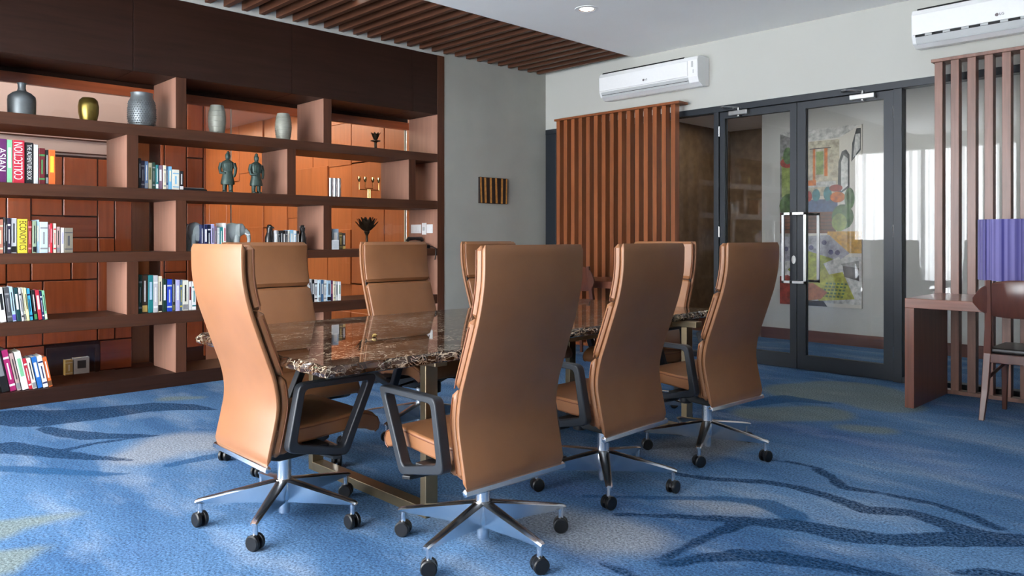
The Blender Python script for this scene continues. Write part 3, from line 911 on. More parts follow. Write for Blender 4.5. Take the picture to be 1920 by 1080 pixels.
# ------------------------------------------------------------------ books
CN = {'purple': (96, 36, 92), 'white': (232, 230, 226), 'mint green': (130, 196, 150), 'crimson': (190, 42, 62), 'black': (24, 24, 26), 'pale grey': (206, 208, 208),
      'maroon': (104, 30, 38), 'green': (70, 140, 80), 'grey': (140, 140, 142), 'orange': (224, 106, 44), 'yellow': (226, 206, 66), 'dark violet': (46, 38, 62),
      'slate blue': (92, 116, 150), 'beige': (186, 176, 146), 'olive': (110, 108, 66), 'dark green': (26, 62, 46), 'teal': (34, 126, 128), 'mauve': (134, 104, 124),
      'cream': (230, 220, 190), 'steel blue': (78, 122, 164), 'sky blue': (120, 180, 214), 'ivory': (226, 222, 206), 'salmon': (200, 130, 108), 'dark grey': (74, 74, 78),
      'light grey': (196, 194, 196), 'navy': (28, 36, 84), 'brick red': (142, 46, 40), 'pink': (226, 130, 140), 'sage green': (150, 168, 138), 'pale blue': (176, 204, 222),
      'ice blue': (198, 216, 224), 'red': (206, 34, 52), 'dusty rose': (188, 158, 152), 'lilac': (182, 176, 216), 'khaki grey': (132, 124, 108), 'midnight blue': (20, 30, 62),
      'charcoal': (46, 46, 48), 'light blue': (150, 196, 220), 'silver blue': (170, 190, 208), 'olive brown': (96, 84, 52), 'dark brown': (62, 46, 34), 'gold': (198, 166, 92),
      'violet': (92, 80, 170), 'dark teal': (18, 62, 66), 'pale yellow': (226, 220, 160), 'cyan': (72, 184, 220), 'bottle green': (22, 56, 44), 'royal blue': (34, 66, 190),
      'silver': (190, 194, 200), 'magenta': (176, 40, 106), 'blue': (40, 110, 190), 'brown': (110, 70, 40)}
BM = {}
def bmat(c):
    if c not in BM:
        BM[c] = plain('book_' + c.replace(' ', '_'), CN[c], 0.45, noise=0.05, nscale=60)
    return BM[c]
ORD = ['first', 'second', 'third', 'fourth', 'fifth', 'sixth', 'seventh', 'eighth', 'ninth', 'tenth', 'eleventh', 'twelfth', 'thirteenth', 'fourteenth', 'fifteenth', 'sixteenth']
def spine_rot(up):
    # text plane faces +x; reads upwards (up = 1) or downwards (up = -1)
    ex = Vector((0, 0, up)); ez = Vector((1, 0, 0)); ey = ez.cross(ex)
    return Matrix((ex, ey, ez)).transposed().to_euler()
def book(y0, y1, h, c1, c2, z, tilt=0.0, depth=None, xs=-6.335, label='', group=None, style=0, title=None, tcol='white', tsize=None, up=-1):
    w = y1 - y0
    depth = depth or min(0.3, max(0.12, h * 0.68))
    e = empty('book', (xs, y0, z))
    e.rotation_euler = (tilt, 0, 0)
    t = min(.0035, w * .16)
    m = MB()
    m.box(-.003, 0, 0, w, 0, h).box(-depth, -.003, 0, t, 0, h).box(-depth, -.003, w - t, w, 0, h)
    m.build('cover', bmat(c1), e, bevel=min(.0015, w * .08), bseg=1)
    box_obj('pages', M['paper'], -depth + .005, -.003, t, w - t, .004, h - .004, e)
    if style == 0:      # one title band
        box_obj('title_band', bmat(c2), -.001, .0006, w * .22, w * .78, h * .35, h * .82, e)
    elif style == 1:    # two thin bands
        m = MB().box(-.001, .0006, w * .04, w * .96, h * .12, h * .17).box(-.001, .0006, w * .04, w * .96, h * .78, h * .83)
        m.box(-.001, .0006, w * .38, w * .62, h * .28, h * .68)
        m.build('spine_print', bmat(c2), e)
    elif style == 2:    # block at the foot
        box_obj('spine_print', bmat(c2), -.001, .0006, w * .04, w * .96, h * .03, h * .2, e)
        box_obj('title_band', bmat('charcoal' if sum(CN[c1]) > 380 else 'white'), -.001, .0006, w * .36, w * .64, h * .3, h * .85, e)
    if title:
        text_mesh('title_lettering', title, tsize, bmat(tcol), e, (.001, w * .5, h * .52), spine_rot(up), fit=h * .86)
    tag(e, label, 'book', group)
    return e
def shelf_row(rows, z, where, frm, group, tilt=0.0, titles={}, rev=False, xs=-6.335):
    n = len(rows)
    for i, (y0, y1, h, c1, c2) in enumerate(rows):
        k = n - 1 - i if rev else i
        ttl = titles.get(i)
        lab = '%s book, %s from %s, %s' % (c1, ORD[k], frm, where)
        st = 3 if ttl else (0, 1, 2)[(i * 7 + n) % 3]
        if ttl: lab = '%s book with %s title lettering %s, %s' % (c1, ttl[1], ttl[0], where)
        off = 0
        if tilt: off = h * math.sin(tilt)
        b = book(y0, y1, h / math.cos(tilt) if tilt else h, c1, c2, z + (0 if not tilt else abs(math.sin(tilt)) * 0), tilt=tilt, label=lab, group=group, style=st, xs=xs + random.uniform(-.012, .0),
                 title=ttl[0] if ttl else None, tcol=ttl[1] if ttl else 'white', tsize=ttl[2] if ttl else None, up=ttl[3] if ttl else -1)
shelf_row(ROW_ASIAN, 1.59, 'below the brass vase', 'the open end of the row', 'books below the brass vase',
          titles={0: ('ASIAN', 'white', .06, -1), 2: ('COLLECTION', 'white', .075, 1), 3: ('THE ADVENTURE BOOK', 'white', .04, -1)}, rev=True)
shelf_row(ROW_STATUE, 1.59, 'beside the warrior statuettes', 'the divider', 'books beside the warrior statuettes')
shelf_row(ROW_ECONOMICS, 1.09, 'in the row with the yellow book', 'the open end', 'books on the eye-level shelf', titles={5: ('ECONOMICS', 'dark brown', .06, -1)}, rev=True)
shelf_row(ROW_ELEPHANT, 1.09, 'between the elephant bookends', 'the divider', 'books between elephant bookends')
shelf_row(ROW_BIRD, 1.09, 'between the bird bookends', 'the elephant side', 'books between bird bookends')
shelf_row(ROW_LOTUS, 1.09, 'beside the lotus candle holder', 'the divider', 'books beside the lotus holder')
shelf_row(ROW_LEAN, .605, 'in the slightly leaning row', 'the open end', 'slightly leaning books', tilt=math.radians(6), rev=True)
shelf_row(ROW_HANDBOOK, .605, 'behind the chair at the table head', 'the divider', 'upright books behind the head chair')
shelf_row(ROW_JOURNAL, .605, 'in the pale row of journals', 'the black-banded end', 'pale journals')
shelf_row(ROW_BOTTOM, .11, 'in the leaning row on the base shelf', 'the open end', 'leaning books on the base shelf', tilt=math.radians(11), rev=True)
# two books kept in the niche of the lounge partition
book(1.875, 1.935, .14, 'gold', 'cream', -.03, xs=LX + .06, depth=.09, label='ochre book standing in the lounge wall niche', group='books in the lounge niche', style=1)
book(1.945, 2.07, .15, 'pale grey', 'dark grey', -.03, xs=LX + .06, depth=.09, label='grey landscape-covered book standing in the lounge wall niche', group='books in the lounge niche', style=0)
for sx in (0,):
    struct(box_obj('floor', M['case_y'], LX - .012, LX + .3, 1.6, 2.3, -.045, -.03), 'hearth board under the niche')

# ------------------------------------------------------------------ ornaments
def pot(name, prof, mat, loc, label, cat='vase', extra=None):
    e = MB().lathe(prof, seg=32).build(name, mat, None, smooth=True)
    e.location = loc
    tag(e, label, cat)
    return e
pot('vase', [(.05, 0), (.088, .008), (.09, .11), (.086, .14), (.06, .165), (.03, .18), (.025, .2), (.026, .225), (.032, .238), (.022, .238), (.02, .19)], M['pewter'], (-6.44, 1.3, 2.085), 'broad pewter bottle vase with narrow neck on the top shelf')
pot('vase', [(.045, 0), (.058, .01), (.07, .07), (.072, .12), (.064, .165), (.045, .185), (.036, .186), (.034, .15)], M['brass'], (-6.44, 1.738, 2.085), 'small rounded aged-brass vase on the top shelf')
pt = pot('vase', [(.075, 0), (.09, .01), (.102, .06), (.104, .14), (.098, .2), (.082, .235), (.08, .26), (.085, .272), (.074, .272), (.07, .2)], M['pewter'], (-6.44, 2.125, 2.085), 'large hammered silver jar vase on the top shelf')
# hammered dimples of the jar
m = MB()
for r_ in range(11):
    for c_ in range(34):
        a = 2 * PI * (c_ + .5 * (r_ % 2)) / 34; z = .025 + r_ * .0175
        rr = .1045 if .06 < z < .15 else .1005 if z < .2 else .097
        cx_, cy_ = rr * math.cos(a), rr * math.sin(a)
        t_ = Vector((-math.sin(a), math.cos(a), 0)) * .0065
        b = len(m.v)
        m.v += [(cx_ - t_.x, cy_ - t_.y, z), (cx_, cy_, z - .006), (cx_ + t_.x, cy_ + t_.y, z), (cx_, cy_, z + .006), (cx_ * 1.035, cy_ * 1.035, z)]
        for q in range(4): m.face([b + q, b + (q + 1) % 4, b + 4])
dm = m.build('hammered_dimples', M['pewter'], pt); dm['kind'] = 'stuff'
VP = [(.05, 0), (.058, .006), (.068, .06), (.074, .12), (.07, .18), (.058, .235), (.054, .25), (.047, .25), (.05, .2)]
for i, y_ in enumerate((2.74, 3.354)):
    v = pot('vase', VP, M['stone_vase'], (-6.45, y_, 2.085), ('slim grey stone vase beside the top shelf divider near the silver jar', 'slim ribbed grey stone vase on the far side of the glass joint')[i])
    m = MB()
    for q in range(12 if i else 5):
        z = .02 + q * (.018 if i else .045)
        rr = .0595 + .015 * math.sin(z / .25 * PI)
        m.tube([(rr * math.cos(2 * PI * s / 28), rr * math.sin(2 * PI * s / 28), z) for s in range(28)], .0022, 5, closed=True)
    rb = m.build('ribs', M['stone_vase'], v, smooth=True)
# goblet-like candle holder on the top shelf
g = empty('candle_holder', (-6.45, 4.356, 2.085))
MB().lathe([(.03, 0), (.032, .01), (.014, .025), (.013, .07), (.02, .08), (.05, .088), (.05, .094), (.018, .1)], seg=20).build('stem', M['bronze_dark'], g, smooth=True)
for i in range(8):
    a = 2 * PI * i / 8
    d = Vector((math.cos(a), math.sin(a), 0)); s_ = Vector((-math.sin(a), math.cos(a), 0))
    rings = []
    for t in range(5):
        tt = t / 4; r_ = .012 + .036 * tt ** 1.2; z = .098 + .075 * tt; wd = .016 * math.sin(PI * (.15 + .8 * tt)) + .002
        c_ = d * r_ + Vector((0, 0, z)); n_ = (d * .004)
        rings.append([c_ - s_ * wd, c_ - n_ * .3, c_ + s_ * wd, c_ + n_])
    MB().loft(rings).build('petal', M['bronze_dark'], g, smooth=True)
tag(g, 'small dark bronze flower candle holder on the top shelf', 'candle holder')
# lotus candle holder on the eye-level shelf
g = empty('candle_holder', (-6.45, 4.253, 1.09))
MB().lathe([(.06, 0), (.062, .008), (.03, .02), (.013, .04), (.011, .13), (.02, .15), (.03, .17), (.02, .185)], seg=20).build('stem', M['bronze_dark'], g, smooth=True)
for lay, (n_, r1, z1) in enumerate(((10, .118, .095), (10, .098, .125), (7, .06, .14))):
    for i in range(n_):
        a = 2 * PI * (i + .5 * lay) / n_
        d = Vector((math.cos(a), math.sin(a), 0)); s_ = Vector((-math.sin(a), math.cos(a), 0))
        rings = []
        for t in range(6):
            tt = t / 5; r_ = .012 + (r1 - .012) * tt; z = .175 + z1 * tt ** 1.35; wd = .031 * math.sin(PI * min(1, .12 + .84 * tt)) + .002
            c_ = d * r_ + Vector((0, 0, z))
            rings.append([c_ - s_ * wd + d * -.004, c_ - Vector((0, 0, .002)), c_ + s_ * wd + d * -.004, c_ + d * .004 + Vector((0, 0, .003))])
        MB().loft(rings).build('petal', M['bronze_dark'], g, smooth=True)
tag(g, 'open bronze lotus candle holder on a slim stem, eye-level shelf', 'candle holder')
# silver tubes
g = empty('candle_tubes', (-6.45, 3.889, 1.59))
for i in range(3):
    MB().lathe([(.0215, 0), (.0215, .183), (.018, .185), (.017, .12)], c=(0, -.046 + i * .046, 0), seg=20).build('tube', M['chrome'], g, smooth=True)
tag(g, 'three joined polished silver tubes standing on the shelf', 'ornament')
# four-armed candelabra
g = empty('candelabra', (-6.45, 4.279, 1.59))
m = MB()
for dx in (-.015, 0, .015): m.cyl((0, dx, 0), (0, dx, .095), .005, 10)
m.build('stem', M['gold'], g, smooth=True)
box_obj('foot', M['gold'], -.03, .03, -.035, .035, 0, .006, g)
m = MB()
m.tube([(0, -.115, .17), (0, -.115, .09), (0, .115, .09), (0, .115, .17)], .004, 8)
m.build('arm', M['gold'], g)
m = MB().tube([(0, -.045, .17), (0, -.045, .105), (0, .045, .105), (0, .045, .17)], .004, 8)
m.build('arm', M['gold'], g)
for dy in (-.115, -.045, .045, .115):
    MB().lathe([(.006, .165), (.016, .18), (.017, .215), (.012, .215), (.01, .19)], c=(0, dy, 0), seg=14).build('candle_cup', M['gold'], g, smooth=True)
tag(g, 'slender polished brass candelabra with four cups', 'candelabra')

# terracotta-warrior style statuettes: one continuous lofted body each
def ring(cx_, cy_, z, rx, ry, n=16):
    return [(cx_ + rx * math.cos(2 * PI * i / n), cy_ + ry * math.sin(2 * PI * i / n), z) for i in range(n)]
def statuette(loc, rz, label):
    e = empty('statuette', loc, rz)
    m = MB()
    # robe, chest, shoulders, neck and head as one loft (x = depth, y = width)
    m.loft([ring(0, 0, .07, .045, .056), ring(0, 0, .085, .047, .058), ring(0, 0, .13, .04, .048), ring(0, 0, .175, .034, .04), ring(0, 0, .2, .036, .044), ring(0, 0, .235, .038, .052),
            ring(0, 0, .262, .032, .05), ring(0, 0, .275, .022, .03), ring(.002, 0, .284, .015, .015), ring(.004, 0, .292, .02, .018), ring(.004, 0, .312, .024, .021), ring(.002, 0, .328, .022, .02), ring(0, 0, .34, .013, .013)])
    # legs and boots
    for s_ in (-1, 1):
        m.loft([ring(.008, s_ * .026, 0, .03, .02), ring(.006, s_ * .026, .014, .028, .019), ring(-.002, s_ * .025, .022, .017, .017), ring(0, s_ * .024, .075, .02, .02)])
    m.build('body', M['verdigris'], e, smooth=True)
    ar = MB()
    ar.tube([(0, -.05, .255), (.0, -.064, .21), (.012, -.058, .17), (.035, -.02, .165)], [.017, .015, .013, .009], 10)
    ar.tube([(0, .05, .255), (0, .064, .21), (.01, .06, .17), (.02, .05, .135)], [.017, .015, .013, .009], 10)
    ar.build('arms', M['verdigris'], e, smooth=True)
    MB().lathe([(.012, .335), (.014, .345), (.01, .356), (.004, .36)], c=(-.003, .004, 0), seg=12).build('topknot', M['verdigris'], e, smooth=True)
    f = MB().tube([(.026, 0, .318), (.032, 0, .31), (.027, 0, .304)], .003, 6)
    f.tube([(.025, -.009, .299), (.028, 0, .298), (.025, .009, .299)], .0018, 6)
    f.build('face', M['verdigris'], e)
    a = MB()
    for r_ in range(4):
        for c_ in range(5):
            a.box(.028 - abs(c_ - 2) * .003, .042 - abs(c_ - 2) * .006, -.036 + c_ * .0145, -.024 + c_ * .0145, .185 + r_ * .017, .2 + r_ * .017)
    a.build('armour_plates', M['verdigris'], e)
    tag(e, label, 'statuette', 'warrior statuettes')
statuette((-6.42, 2.82, 1.59), -.35, 'green-black robed warrior statuette standing nearer the books')
statuette((-6.42, 3.079, 1.59), .1, 'green-black robed warrior statuette standing nearer the divider')

# elephant bookends
def elephant(loc, rz, label):
    e = empty('elephant_bookend', loc, rz)       # faces +y
    m = MB()
    rings = []
    for y_, rx, rz_, z in ((-.075, .02, .03, .15), (-.068, .045, .065, .15), (-.04, .06, .085, .15), (0, .062, .088, .155), (.035, .055, .075, .16), (.055, .05, .062, .175), (.085, .042, .05, .185), (.105, .026, .034, .175), (.112, .014, .02, .165)):
        rings.append([(rx * math.cos(2 * PI * i / 18), y_, z + rz_ * math.sin(2 * PI * i / 18)) for i in range(18)])
    m.loft(rings)
    for sx in (-1, 1):
        for y_ in (-.045, .03):
            m.loft([ring(sx * .035, y_, 0, .025, .025), ring(sx * .035, y_, .012, .024, .024), ring(sx * .035, y_, .09, .024, .028), ring(sx * .033, y_, .14, .026, .032)])
    m.tube([(0, .1, .175), (0, .13, .15), (0, .14, .1), (0, .135, .05), (0, .15, .02)], [.028, .022, .016, .012, .009], 12)
    m.build('body', M['ceramic_grey'], e, smooth=True)
    for sx in (-1, 1):
        r_ = []
        for t in range(6):
            a = PI * (t / 5 - .5)
            r_.append([(sx * (.045 + .012 * math.cos(a)), .05 - .035 * k_, .175 + .055 * math.sin(a) * (1 - .2 * k_)) for k_ in (0, .5, 1)] + [(sx * (.052 + .012 * math.cos(a)), .05 - .035 * k_, .175 + .055 * math.sin(a) * (1 - .2 * k_)) for k_ in (1, .5, 0)])
        MB().loft(r_).build('ear', M['ceramic_grey'], e, smooth=True)
        MB().tube([(sx * .022, .1, .15), (sx * .026, .125, .135), (sx * .026, .145, .14)], [.007, .006, .003], 8).build('tusk', M['white_plastic'], e, smooth=True)
    tag(e, label, 'bookend', 'elephant bookends')
elephant((-6.45, 2.552, 1.09), PI / 2, 'grey ceramic elephant bookend with its rounded rear to the room')
elephant((-6.45, 2.875, 1.09), -.25, 'grey ceramic elephant bookend with trunk toward the bird bookends')

def bird(loc, rz, label):
    e = empty('bird_bookend', loc, rz)
    m = MB()
    m.loft([ring(0, 0, 0, .022, .022, 18), ring(0, 0, .012, .028, .027, 18), ring(0, 0, .06, .036, .034, 18), ring(0, 0, .11, .036, .034, 18), ring(0, .002, .145, .026, .026, 18), ring(0, .004, .165, .02, .021, 18),
            ring(0, .008, .185, .025, .027, 18), ring(0, .008, .21, .024, .026, 18), ring(0, .005, .228, .012, .014, 18)])
    m.build('body', M['black_ceramic'], e, smooth=True)
    MB().tube([(0, .03, .205), (0, .046, .2), (0, .052, .188)], [.009, .006, .002], 8).build('beak', M['black_ceramic'], e, smooth=True)
    for s_ in (-1, 1):
        MB().lathe([(.002, -.003), (.005, 0), (.002, .003)], c=(s_ * .021, .02, .21), seg=8).build('eye', M['white_plastic'], e, smooth=True)
    tag(e, label, 'bookend', 'bird bookends')
bird((-6.38, 3.178, 1.09), -.9, 'black ceramic bird bookend on the elephant side')
bird((-6.38, 3.51, 1.09), PI + .9, 'black ceramic bird bookend beside the divider')
# small framed card by the lotus, lying pen tray, black telephone
g = empty('photo_frame', (-6.305, 3.808, 1.09), 0)
box_obj('frame', M['white_plastic'], -.012, 0, -.04, .04, 0, .09, g, .002)
box_obj('picture', bmat('pale grey'), 0, .001, -.032, .032, .008, .082, g)
tag(g, 'tiny white photo frame standing before the silver-blue book', 'photo frame')
g = empty('pen_tray', (-6.40, 2.51, 1.59), 0)
box_obj('tray', M['black_plastic'], -.06, .06, -.1, .1, 0, .014, g, .004)
for i in range(3):
    MB().cyl((-.03 + i * .028, -.085, .021), (-.026 + i * .028, .085, .021), .006, 8).build('pen', (M['chrome'], M['black_plastic'], M['steel'])[i], g, smooth=True)
tag(g, 'black tray of silver pens lying beside the dark books', 'pen tray')
g = empty('desk_telephone', (-6.46, 4.9, 1.09), 0)
MB().prism([(-.11, 0), (.09, 0), (.09, .035), (-.11, .075)], -.09, .09, 'y').build('base', M['black_plastic'], g, bevel=.006)
MB().tube([(-.06, -.1, .078), (-.06, -.085, .1), (-.06, 0, .104), (-.06, .085, .1), (-.06, .1, .078)], [.02, .022, .016, .022, .02], 10).build('handset', M['black_plastic'], g, smooth=True)
for r_ in range(4):
    for c_ in range(3):
        z = .0425 + (.05 - r_ * .026) * -.2 * -1
        box_obj('key', M['grey_plastic'], .055 - r_ * .026 - .008, .055 - r_ * .026 + .008, -.035 + c_ * .03, -.02 + c_ * .03, .045 + r_ * .005, .052 + r_ * .005, g)
MB().tube([(.02, .08, .03), (.1, .1, .02), (.168, .1, .0), (.172, .1, -.06), (.168, .09, -.12)], .006, 8).build('cord', M['black_plastic'], g, smooth=True)
tag(g, 'black desk telephone on the shelf below the switch plates', 'telephone')

# small bamboo-stem painting on the grey wall
g = empty('wall_painting', (XL, 5.82, 1.585), 0)
box_obj('canvas', plain('painting_ground', (38, 22, 16), .7, noise=.2, nscale=20), 0, .025, -.215, .21, 0, .29, g, .002)
stm = plain('painted_stem', (188, 128, 62), .6, noise=.25, nscale=30)
for i, (a, b_, w_) in enumerate(((-.2, -.19, .025), (-.135, -.125, .03), (-.05, -.045, .03), (.03, .04, .03), (.125, .12, .032), (.195, .19, .02))):
    m = MB(); q = len(m.v)
    m.v += [(.0258, b_ - w_ / 2, .004), (.0258, b_ + w_ / 2, .004), (.0258, a + w_ / 2, .286), (.0258, a - w_ / 2, .286)]
    m.face([0, 1, 2, 3]); m.build('painted_stem', stm, g, fix=False)
tag(g, 'small square painting of amber bamboo stems on the grey wall', 'painting')

# ================================================================== CONFERENCE TABLE
TZ1, TZ0 = .735, .692
tb = empty('conference_table', (-3.1, 2.93, 0))
tag(tb, 'long brown marble conference table on bronze steel legs', 'table')
outline = [(-2.415, 1.42), (-2.42, 2.06), (-2.55, 2.9), (-2.60, 3.84), (-2.63, 4.44), (-3.80, 4.46), (-3.84, 3.4), (-3.87, 1.9), (-3.86, 1.72), (-3.72, 1.475)]
# chiselled natural edge: resample the outline, jitter the lower rim outwards
pts = []
for i in range(len(outline)):
    a = Vector(outline[i]); b_ = Vector(outline[(i + 1) % len(outline)])
    n = max(1, int((b_ - a).length / .035))
    for j in range(n): pts.append(a + (b_ - a) * (j / n))
cen = Vector((-3.13, 2.93))
rng_ = random.Random(3)
rings = []
jit = [rng_.uniform(-1, 1) for _ in pts]
for z, off, jj in ((TZ0, -.008, .004), (TZ0 + .006, .004, .006), (TZ0 + .02, .006, .007), (TZ1 - .008, -.004, .008), (TZ1 - .001, -.012, .007), (TZ1, -.016, .006)):
    r_ = []
    for i, p in enumerate(pts):
        t = (pts[(i + 1) % len(pts)] - pts[i - 1]).normalized()
        nrm = Vector((t.y, -t.x))
        if nrm.dot(p - cen) < 0: nrm = -nrm
        q = p + nrm * (off + jj * (jit[i] + rng_.uniform(-.5, .5)))
        r_.append((q.x + 3.1, q.y - 2.93, z))
    rings.append(r_)
m = MB().loft(rings)
m.build('marble_top', M['marble'], tb)
def tbox(name, x0, x1, y0, y1, z0, z1, mat=None):
    return box_obj(name, mat or M['bronze'], x0 + 3.1, x1 + 3.1, y0 - 2.93, y1 - 2.93, z0, z1, tb, .003)
for yf in (2.0, 4.0):
    tbox('leg', -2.625, -2.585, yf, yf + .066, 0, .655)
    tbox('leg', -3.575, -3.535, yf, yf + .066, 0, .655)
    tbox('floor_rail', -3.535, -2.625, yf, yf + .066, 0, .045)
    tbox('top_rail', -3.7, -2.52, yf, yf + .066, .655, .6915)
tbox('side_rail', -2.73, -2.69, 1.62, 4.3, .645, .6915)
tbox('side_rail', -3.68, -3.64, 1.62, 4.3, .645, .6915)
# tiny metal pin lying on the marble
g = MB().lathe([(.004, 0), (.012, .004), (.013, .012), (.006, .018)], seg=14).build('paperweight', M['gold'], None, smooth=True)
g.location = (-3.0, 2.02, TZ1)
tag(g, 'tiny round brass paperweight on the marble tabletop', 'paperweight')

# ================================================================== EXECUTIVE CHAIRS
PROF = [(.293, -.205), (.354, -.195), (.443, -.175), (.534, -.16), (.631, -.172), (.728, -.205), (.825, -.24), (.919, -.272), (.993, -.29), (1.066, -.30), (1.175, -.302)]
def pf(z):
    # smooth (Catmull-Rom) interpolation of the back profile
    P_ = PROF
    if z <= P_[0][0]: return P_[0][1]
    if z >= P_[-1][0]: return P_[-1][1]
    for i in range(len(P_) - 1):
        if P_[i][0] <= z <= P_[i + 1][0]:
            t = (z - P_[i][0]) / (P_[i + 1][0] - P_[i][0])
            def sl(k):
                a = P_[max(k - 1, 0)]; c = P_[min(k + 1, len(P_) - 1)]
                return (c[1] - a[1]) / (c[0] - a[0])
            h = P_[i + 1][0] - P_[i][0]
            m0, m1 = sl(i) * h, sl(i + 1) * h
            return (2 * t ** 3 - 3 * t ** 2 + 1) * P_[i][1] + (t ** 3 - 2 * t ** 2 + t) * m0 + (-2 * t ** 3 + 3 * t ** 2) * P_[i + 1][1] + (t ** 3 - t ** 2) * m1
def slab(z0, z1, hw, d0, d1, n, rnd, puff=0.0):
    """curved upholstered slab following the back profile between offsets d0 (rear) and d1 (front)"""
    m = MB(); rings = []
    for i in range(n + 1):
        t = i / n; z = z0 + (z1 - z0) * t
        e = min(t, 1 - t) * (z1 - z0)
        k = 1.0 if e > rnd else math.sqrt(max(0, 1 - (1 - e / rnd) ** 2))
        y = pf(z); sl = (pf(min(z + .01, 1.175)) - pf(max(z - .01, .293))) / .02
        nf = Vector((1, -sl)).normalized()          # forward normal in (y, z)
        dm = (d0 + d1) / 2; hd = max((d1 - d0) / 2 * (.25 + .75 * k), .002)
        r_ = []
        nn = 6
        w = hw - rnd * (1 - k)
        c = min(rnd, hd) * .9
        prof_ = [(-w, -hd + c), (-w + c * .3, -hd + c * .3), (-w + c, -hd), (w - c, -hd), (w - c * .3, -hd + c * .3), (w, -hd + c), (w, hd - c), (w - c * .3, hd - c * .3), (w - c, hd), (w * .5, hd + puff * k), (0, hd + puff * 1.3 * k), (-w * .5, hd + puff * k), (-w + c, hd), (-w + c * .3, hd - c * .3), (-w, hd - c)]
        for x, d in prof_:
            r_.append((x, y + nf.x * (dm + d), z + nf.y * (dm + d)))
        rings.append(r_)
    return m.loft(rings)
def make_chair():
    root = empty('executive_chair')
    sh = slab(.316, 1.175, .2525, 0, .02, 44, .008).build('back_shell', M['leather'], root, smooth=True)
    sl_ = slab(.286, .316, .2545, -.002, .022, 4, .003).build('chrome_strip', M['chrome'], root, smooth=True)
    MBi = slab(.36, 1.165, .238, .018, .026, 30, .003).build('inner_frame', M['black_plastic'], root, smooth=True)
    for z0, z1 in ((.907, 1.172), (.648, .901), (.345, .642)):
        p = slab(z0, z1, .248, .026, .062, 16, .014, .004).build('back_cushion', M['leather'], root, smooth=True)
        # raised seam line along both sides
        for sx in (-1, 1):
            MB().tube([(sx * .249, pf(z) + .05, z) for z in [z0 + .014 + (z1 - z0 - .028) * i / 8 for i in range(9)]], .0028, 6).build('piping', M['leather_seam'], p, smooth=True)
    # seat with a waterfall front
    top = [(-.165, .448), (-.1, .446), (0, .447), (.1, .453), (.19, .461), (.25, .460), (.29, .448), (.315, .425), (.326, .397), (.32, .374), (.303, .364), (.285, .368)]
    bot = [(.26, .38), (.2, .392), (.1, .386), (0, .378), (-.1, .374), (-.165, .376)]
    st_ = MB().prism(top + bot, -.242, .242, 'x').build('seat', M['leather'], root, smooth=True, bevel=.016, bseg=3)
    for sx in (-1, 1):
        MB().tube([(sx * .241, a - .004 if a > .28 else a, b_ - (.012 if a < .3 else 0)) for a, b_ in top[:-1]], .003, 6).build('piping', M['leather_seam'], st_, smooth=True)
    # side wings that join seat and back
    for sx in (-1, 1):
        MB().prism([(-.17, .395), (-.09, .39), (-.04, .375), (-.12, .345), (-.17, .35)], sx * .235 - .008, sx * .235 + .008, 'x').build('seat_wing', M['leather'], root, smooth=True, bevel=.006)
    # loop arms
    def loop_arm(sx):
        out_ = [(-.088, .627), (.272, .627), (.128, .306), (-.14, .364)]
        inn = [(-.062, .603), (.226, .603), (.108, .342), (-.098, .392)]
        def rnd_(poly, r):
            res = []
            n = len(poly)
            for i in range(n):
                p = Vector(poly[i]); a = (Vector(poly[i - 1]) - p).normalized(); b_ = (Vector(poly[(i + 1) % n]) - p).normalized()
                p0, p1 = p + a * r, p + b_ * r
                for k_ in range(5):
                    t = k_ / 4
                    res.append((1 - t) ** 2 * p0 + 2 * t * (1 - t) * p + t * t * p1)
            return res
        o_, i_ = rnd_(out_, .03), rnd_(inn, .022)
        n = len(o_); m = MB()
        x0, x1 = sx * .285 - .022, sx * .285 + .022
        for x in (x0, x1):
            m.v += [(x, p.x, p.y) for p in o_] + [(x, p.x, p.y) for p in i_]
        N = 2 * n
        for i in range(n):
            j = (i + 1) % n
            m.face([i, j, n + j, n + i]); m.face([N + i, N + n + i, N + n + j, N + j])
            m.face([i, N + i, N + j, j]); m.face([n + i, n + j, N + n + j, N + n + i])
        return m
    for sx in (-1, 1):
        a = loop_arm(sx).build('armrest', M['black_arm'], root, smooth=True, bevel=.005)
        x0, x1 = sorted((sx * .1, sx * .29))
        box_obj('bracket', M['black_plastic'], x0, x1, -.05, .05, .345, .368, a, .004)
    # mechanism, lever, knob
    MB().prism([(-.175, .30), (-.06, .27), (.06, .275), (.17, .33), (.17, .375), (-.175, .375)], -.085, .085, 'x').build('mechanism', M['black_plastic'], root, bevel=.006)
    MB().lathe([(.026, 0), (.034, .004), (.036, .05), (.03, .075), (.026, .078)], c=(-.02, .13, .25), seg=20).build('tension_knob', M['black_plastic'], root, smooth=True)
    for sx in (-1, 1):
        lv = MB().tube([(sx * .08, .04, .318), (sx * .2, .07, .312)], .008, 8)
        lv.prism([(sx * .2, .045), (sx * .31, .055), (sx * .325, .085), (sx * .3, .1), (sx * .2, .09)], .304, .318, 'z')
        lv.build('lever', M['black_plastic'], root, bevel=.003)
    c = MB().lathe([(.029, .16), (.029, .262)], seg=24).build('gas_column', M['chrome'], root, smooth=True)
    MB().lathe([(.024, .262), (.024, .282)], seg=20).build('collar', M['black_plastic'], c, smooth=True)
    MB().lathe([(.02, .022), (.024, .026), (.024, .085)], seg=20).build('column_foot', M['chrome'], c, smooth=True)
    MB().lathe([(.036, .085), (.042, .1), (.044, .155), (.036, .17), (.03, .172)], seg=28).build('base_hub', M['chrome'], root, smooth=True)
    rnd_c = random.Random(11)
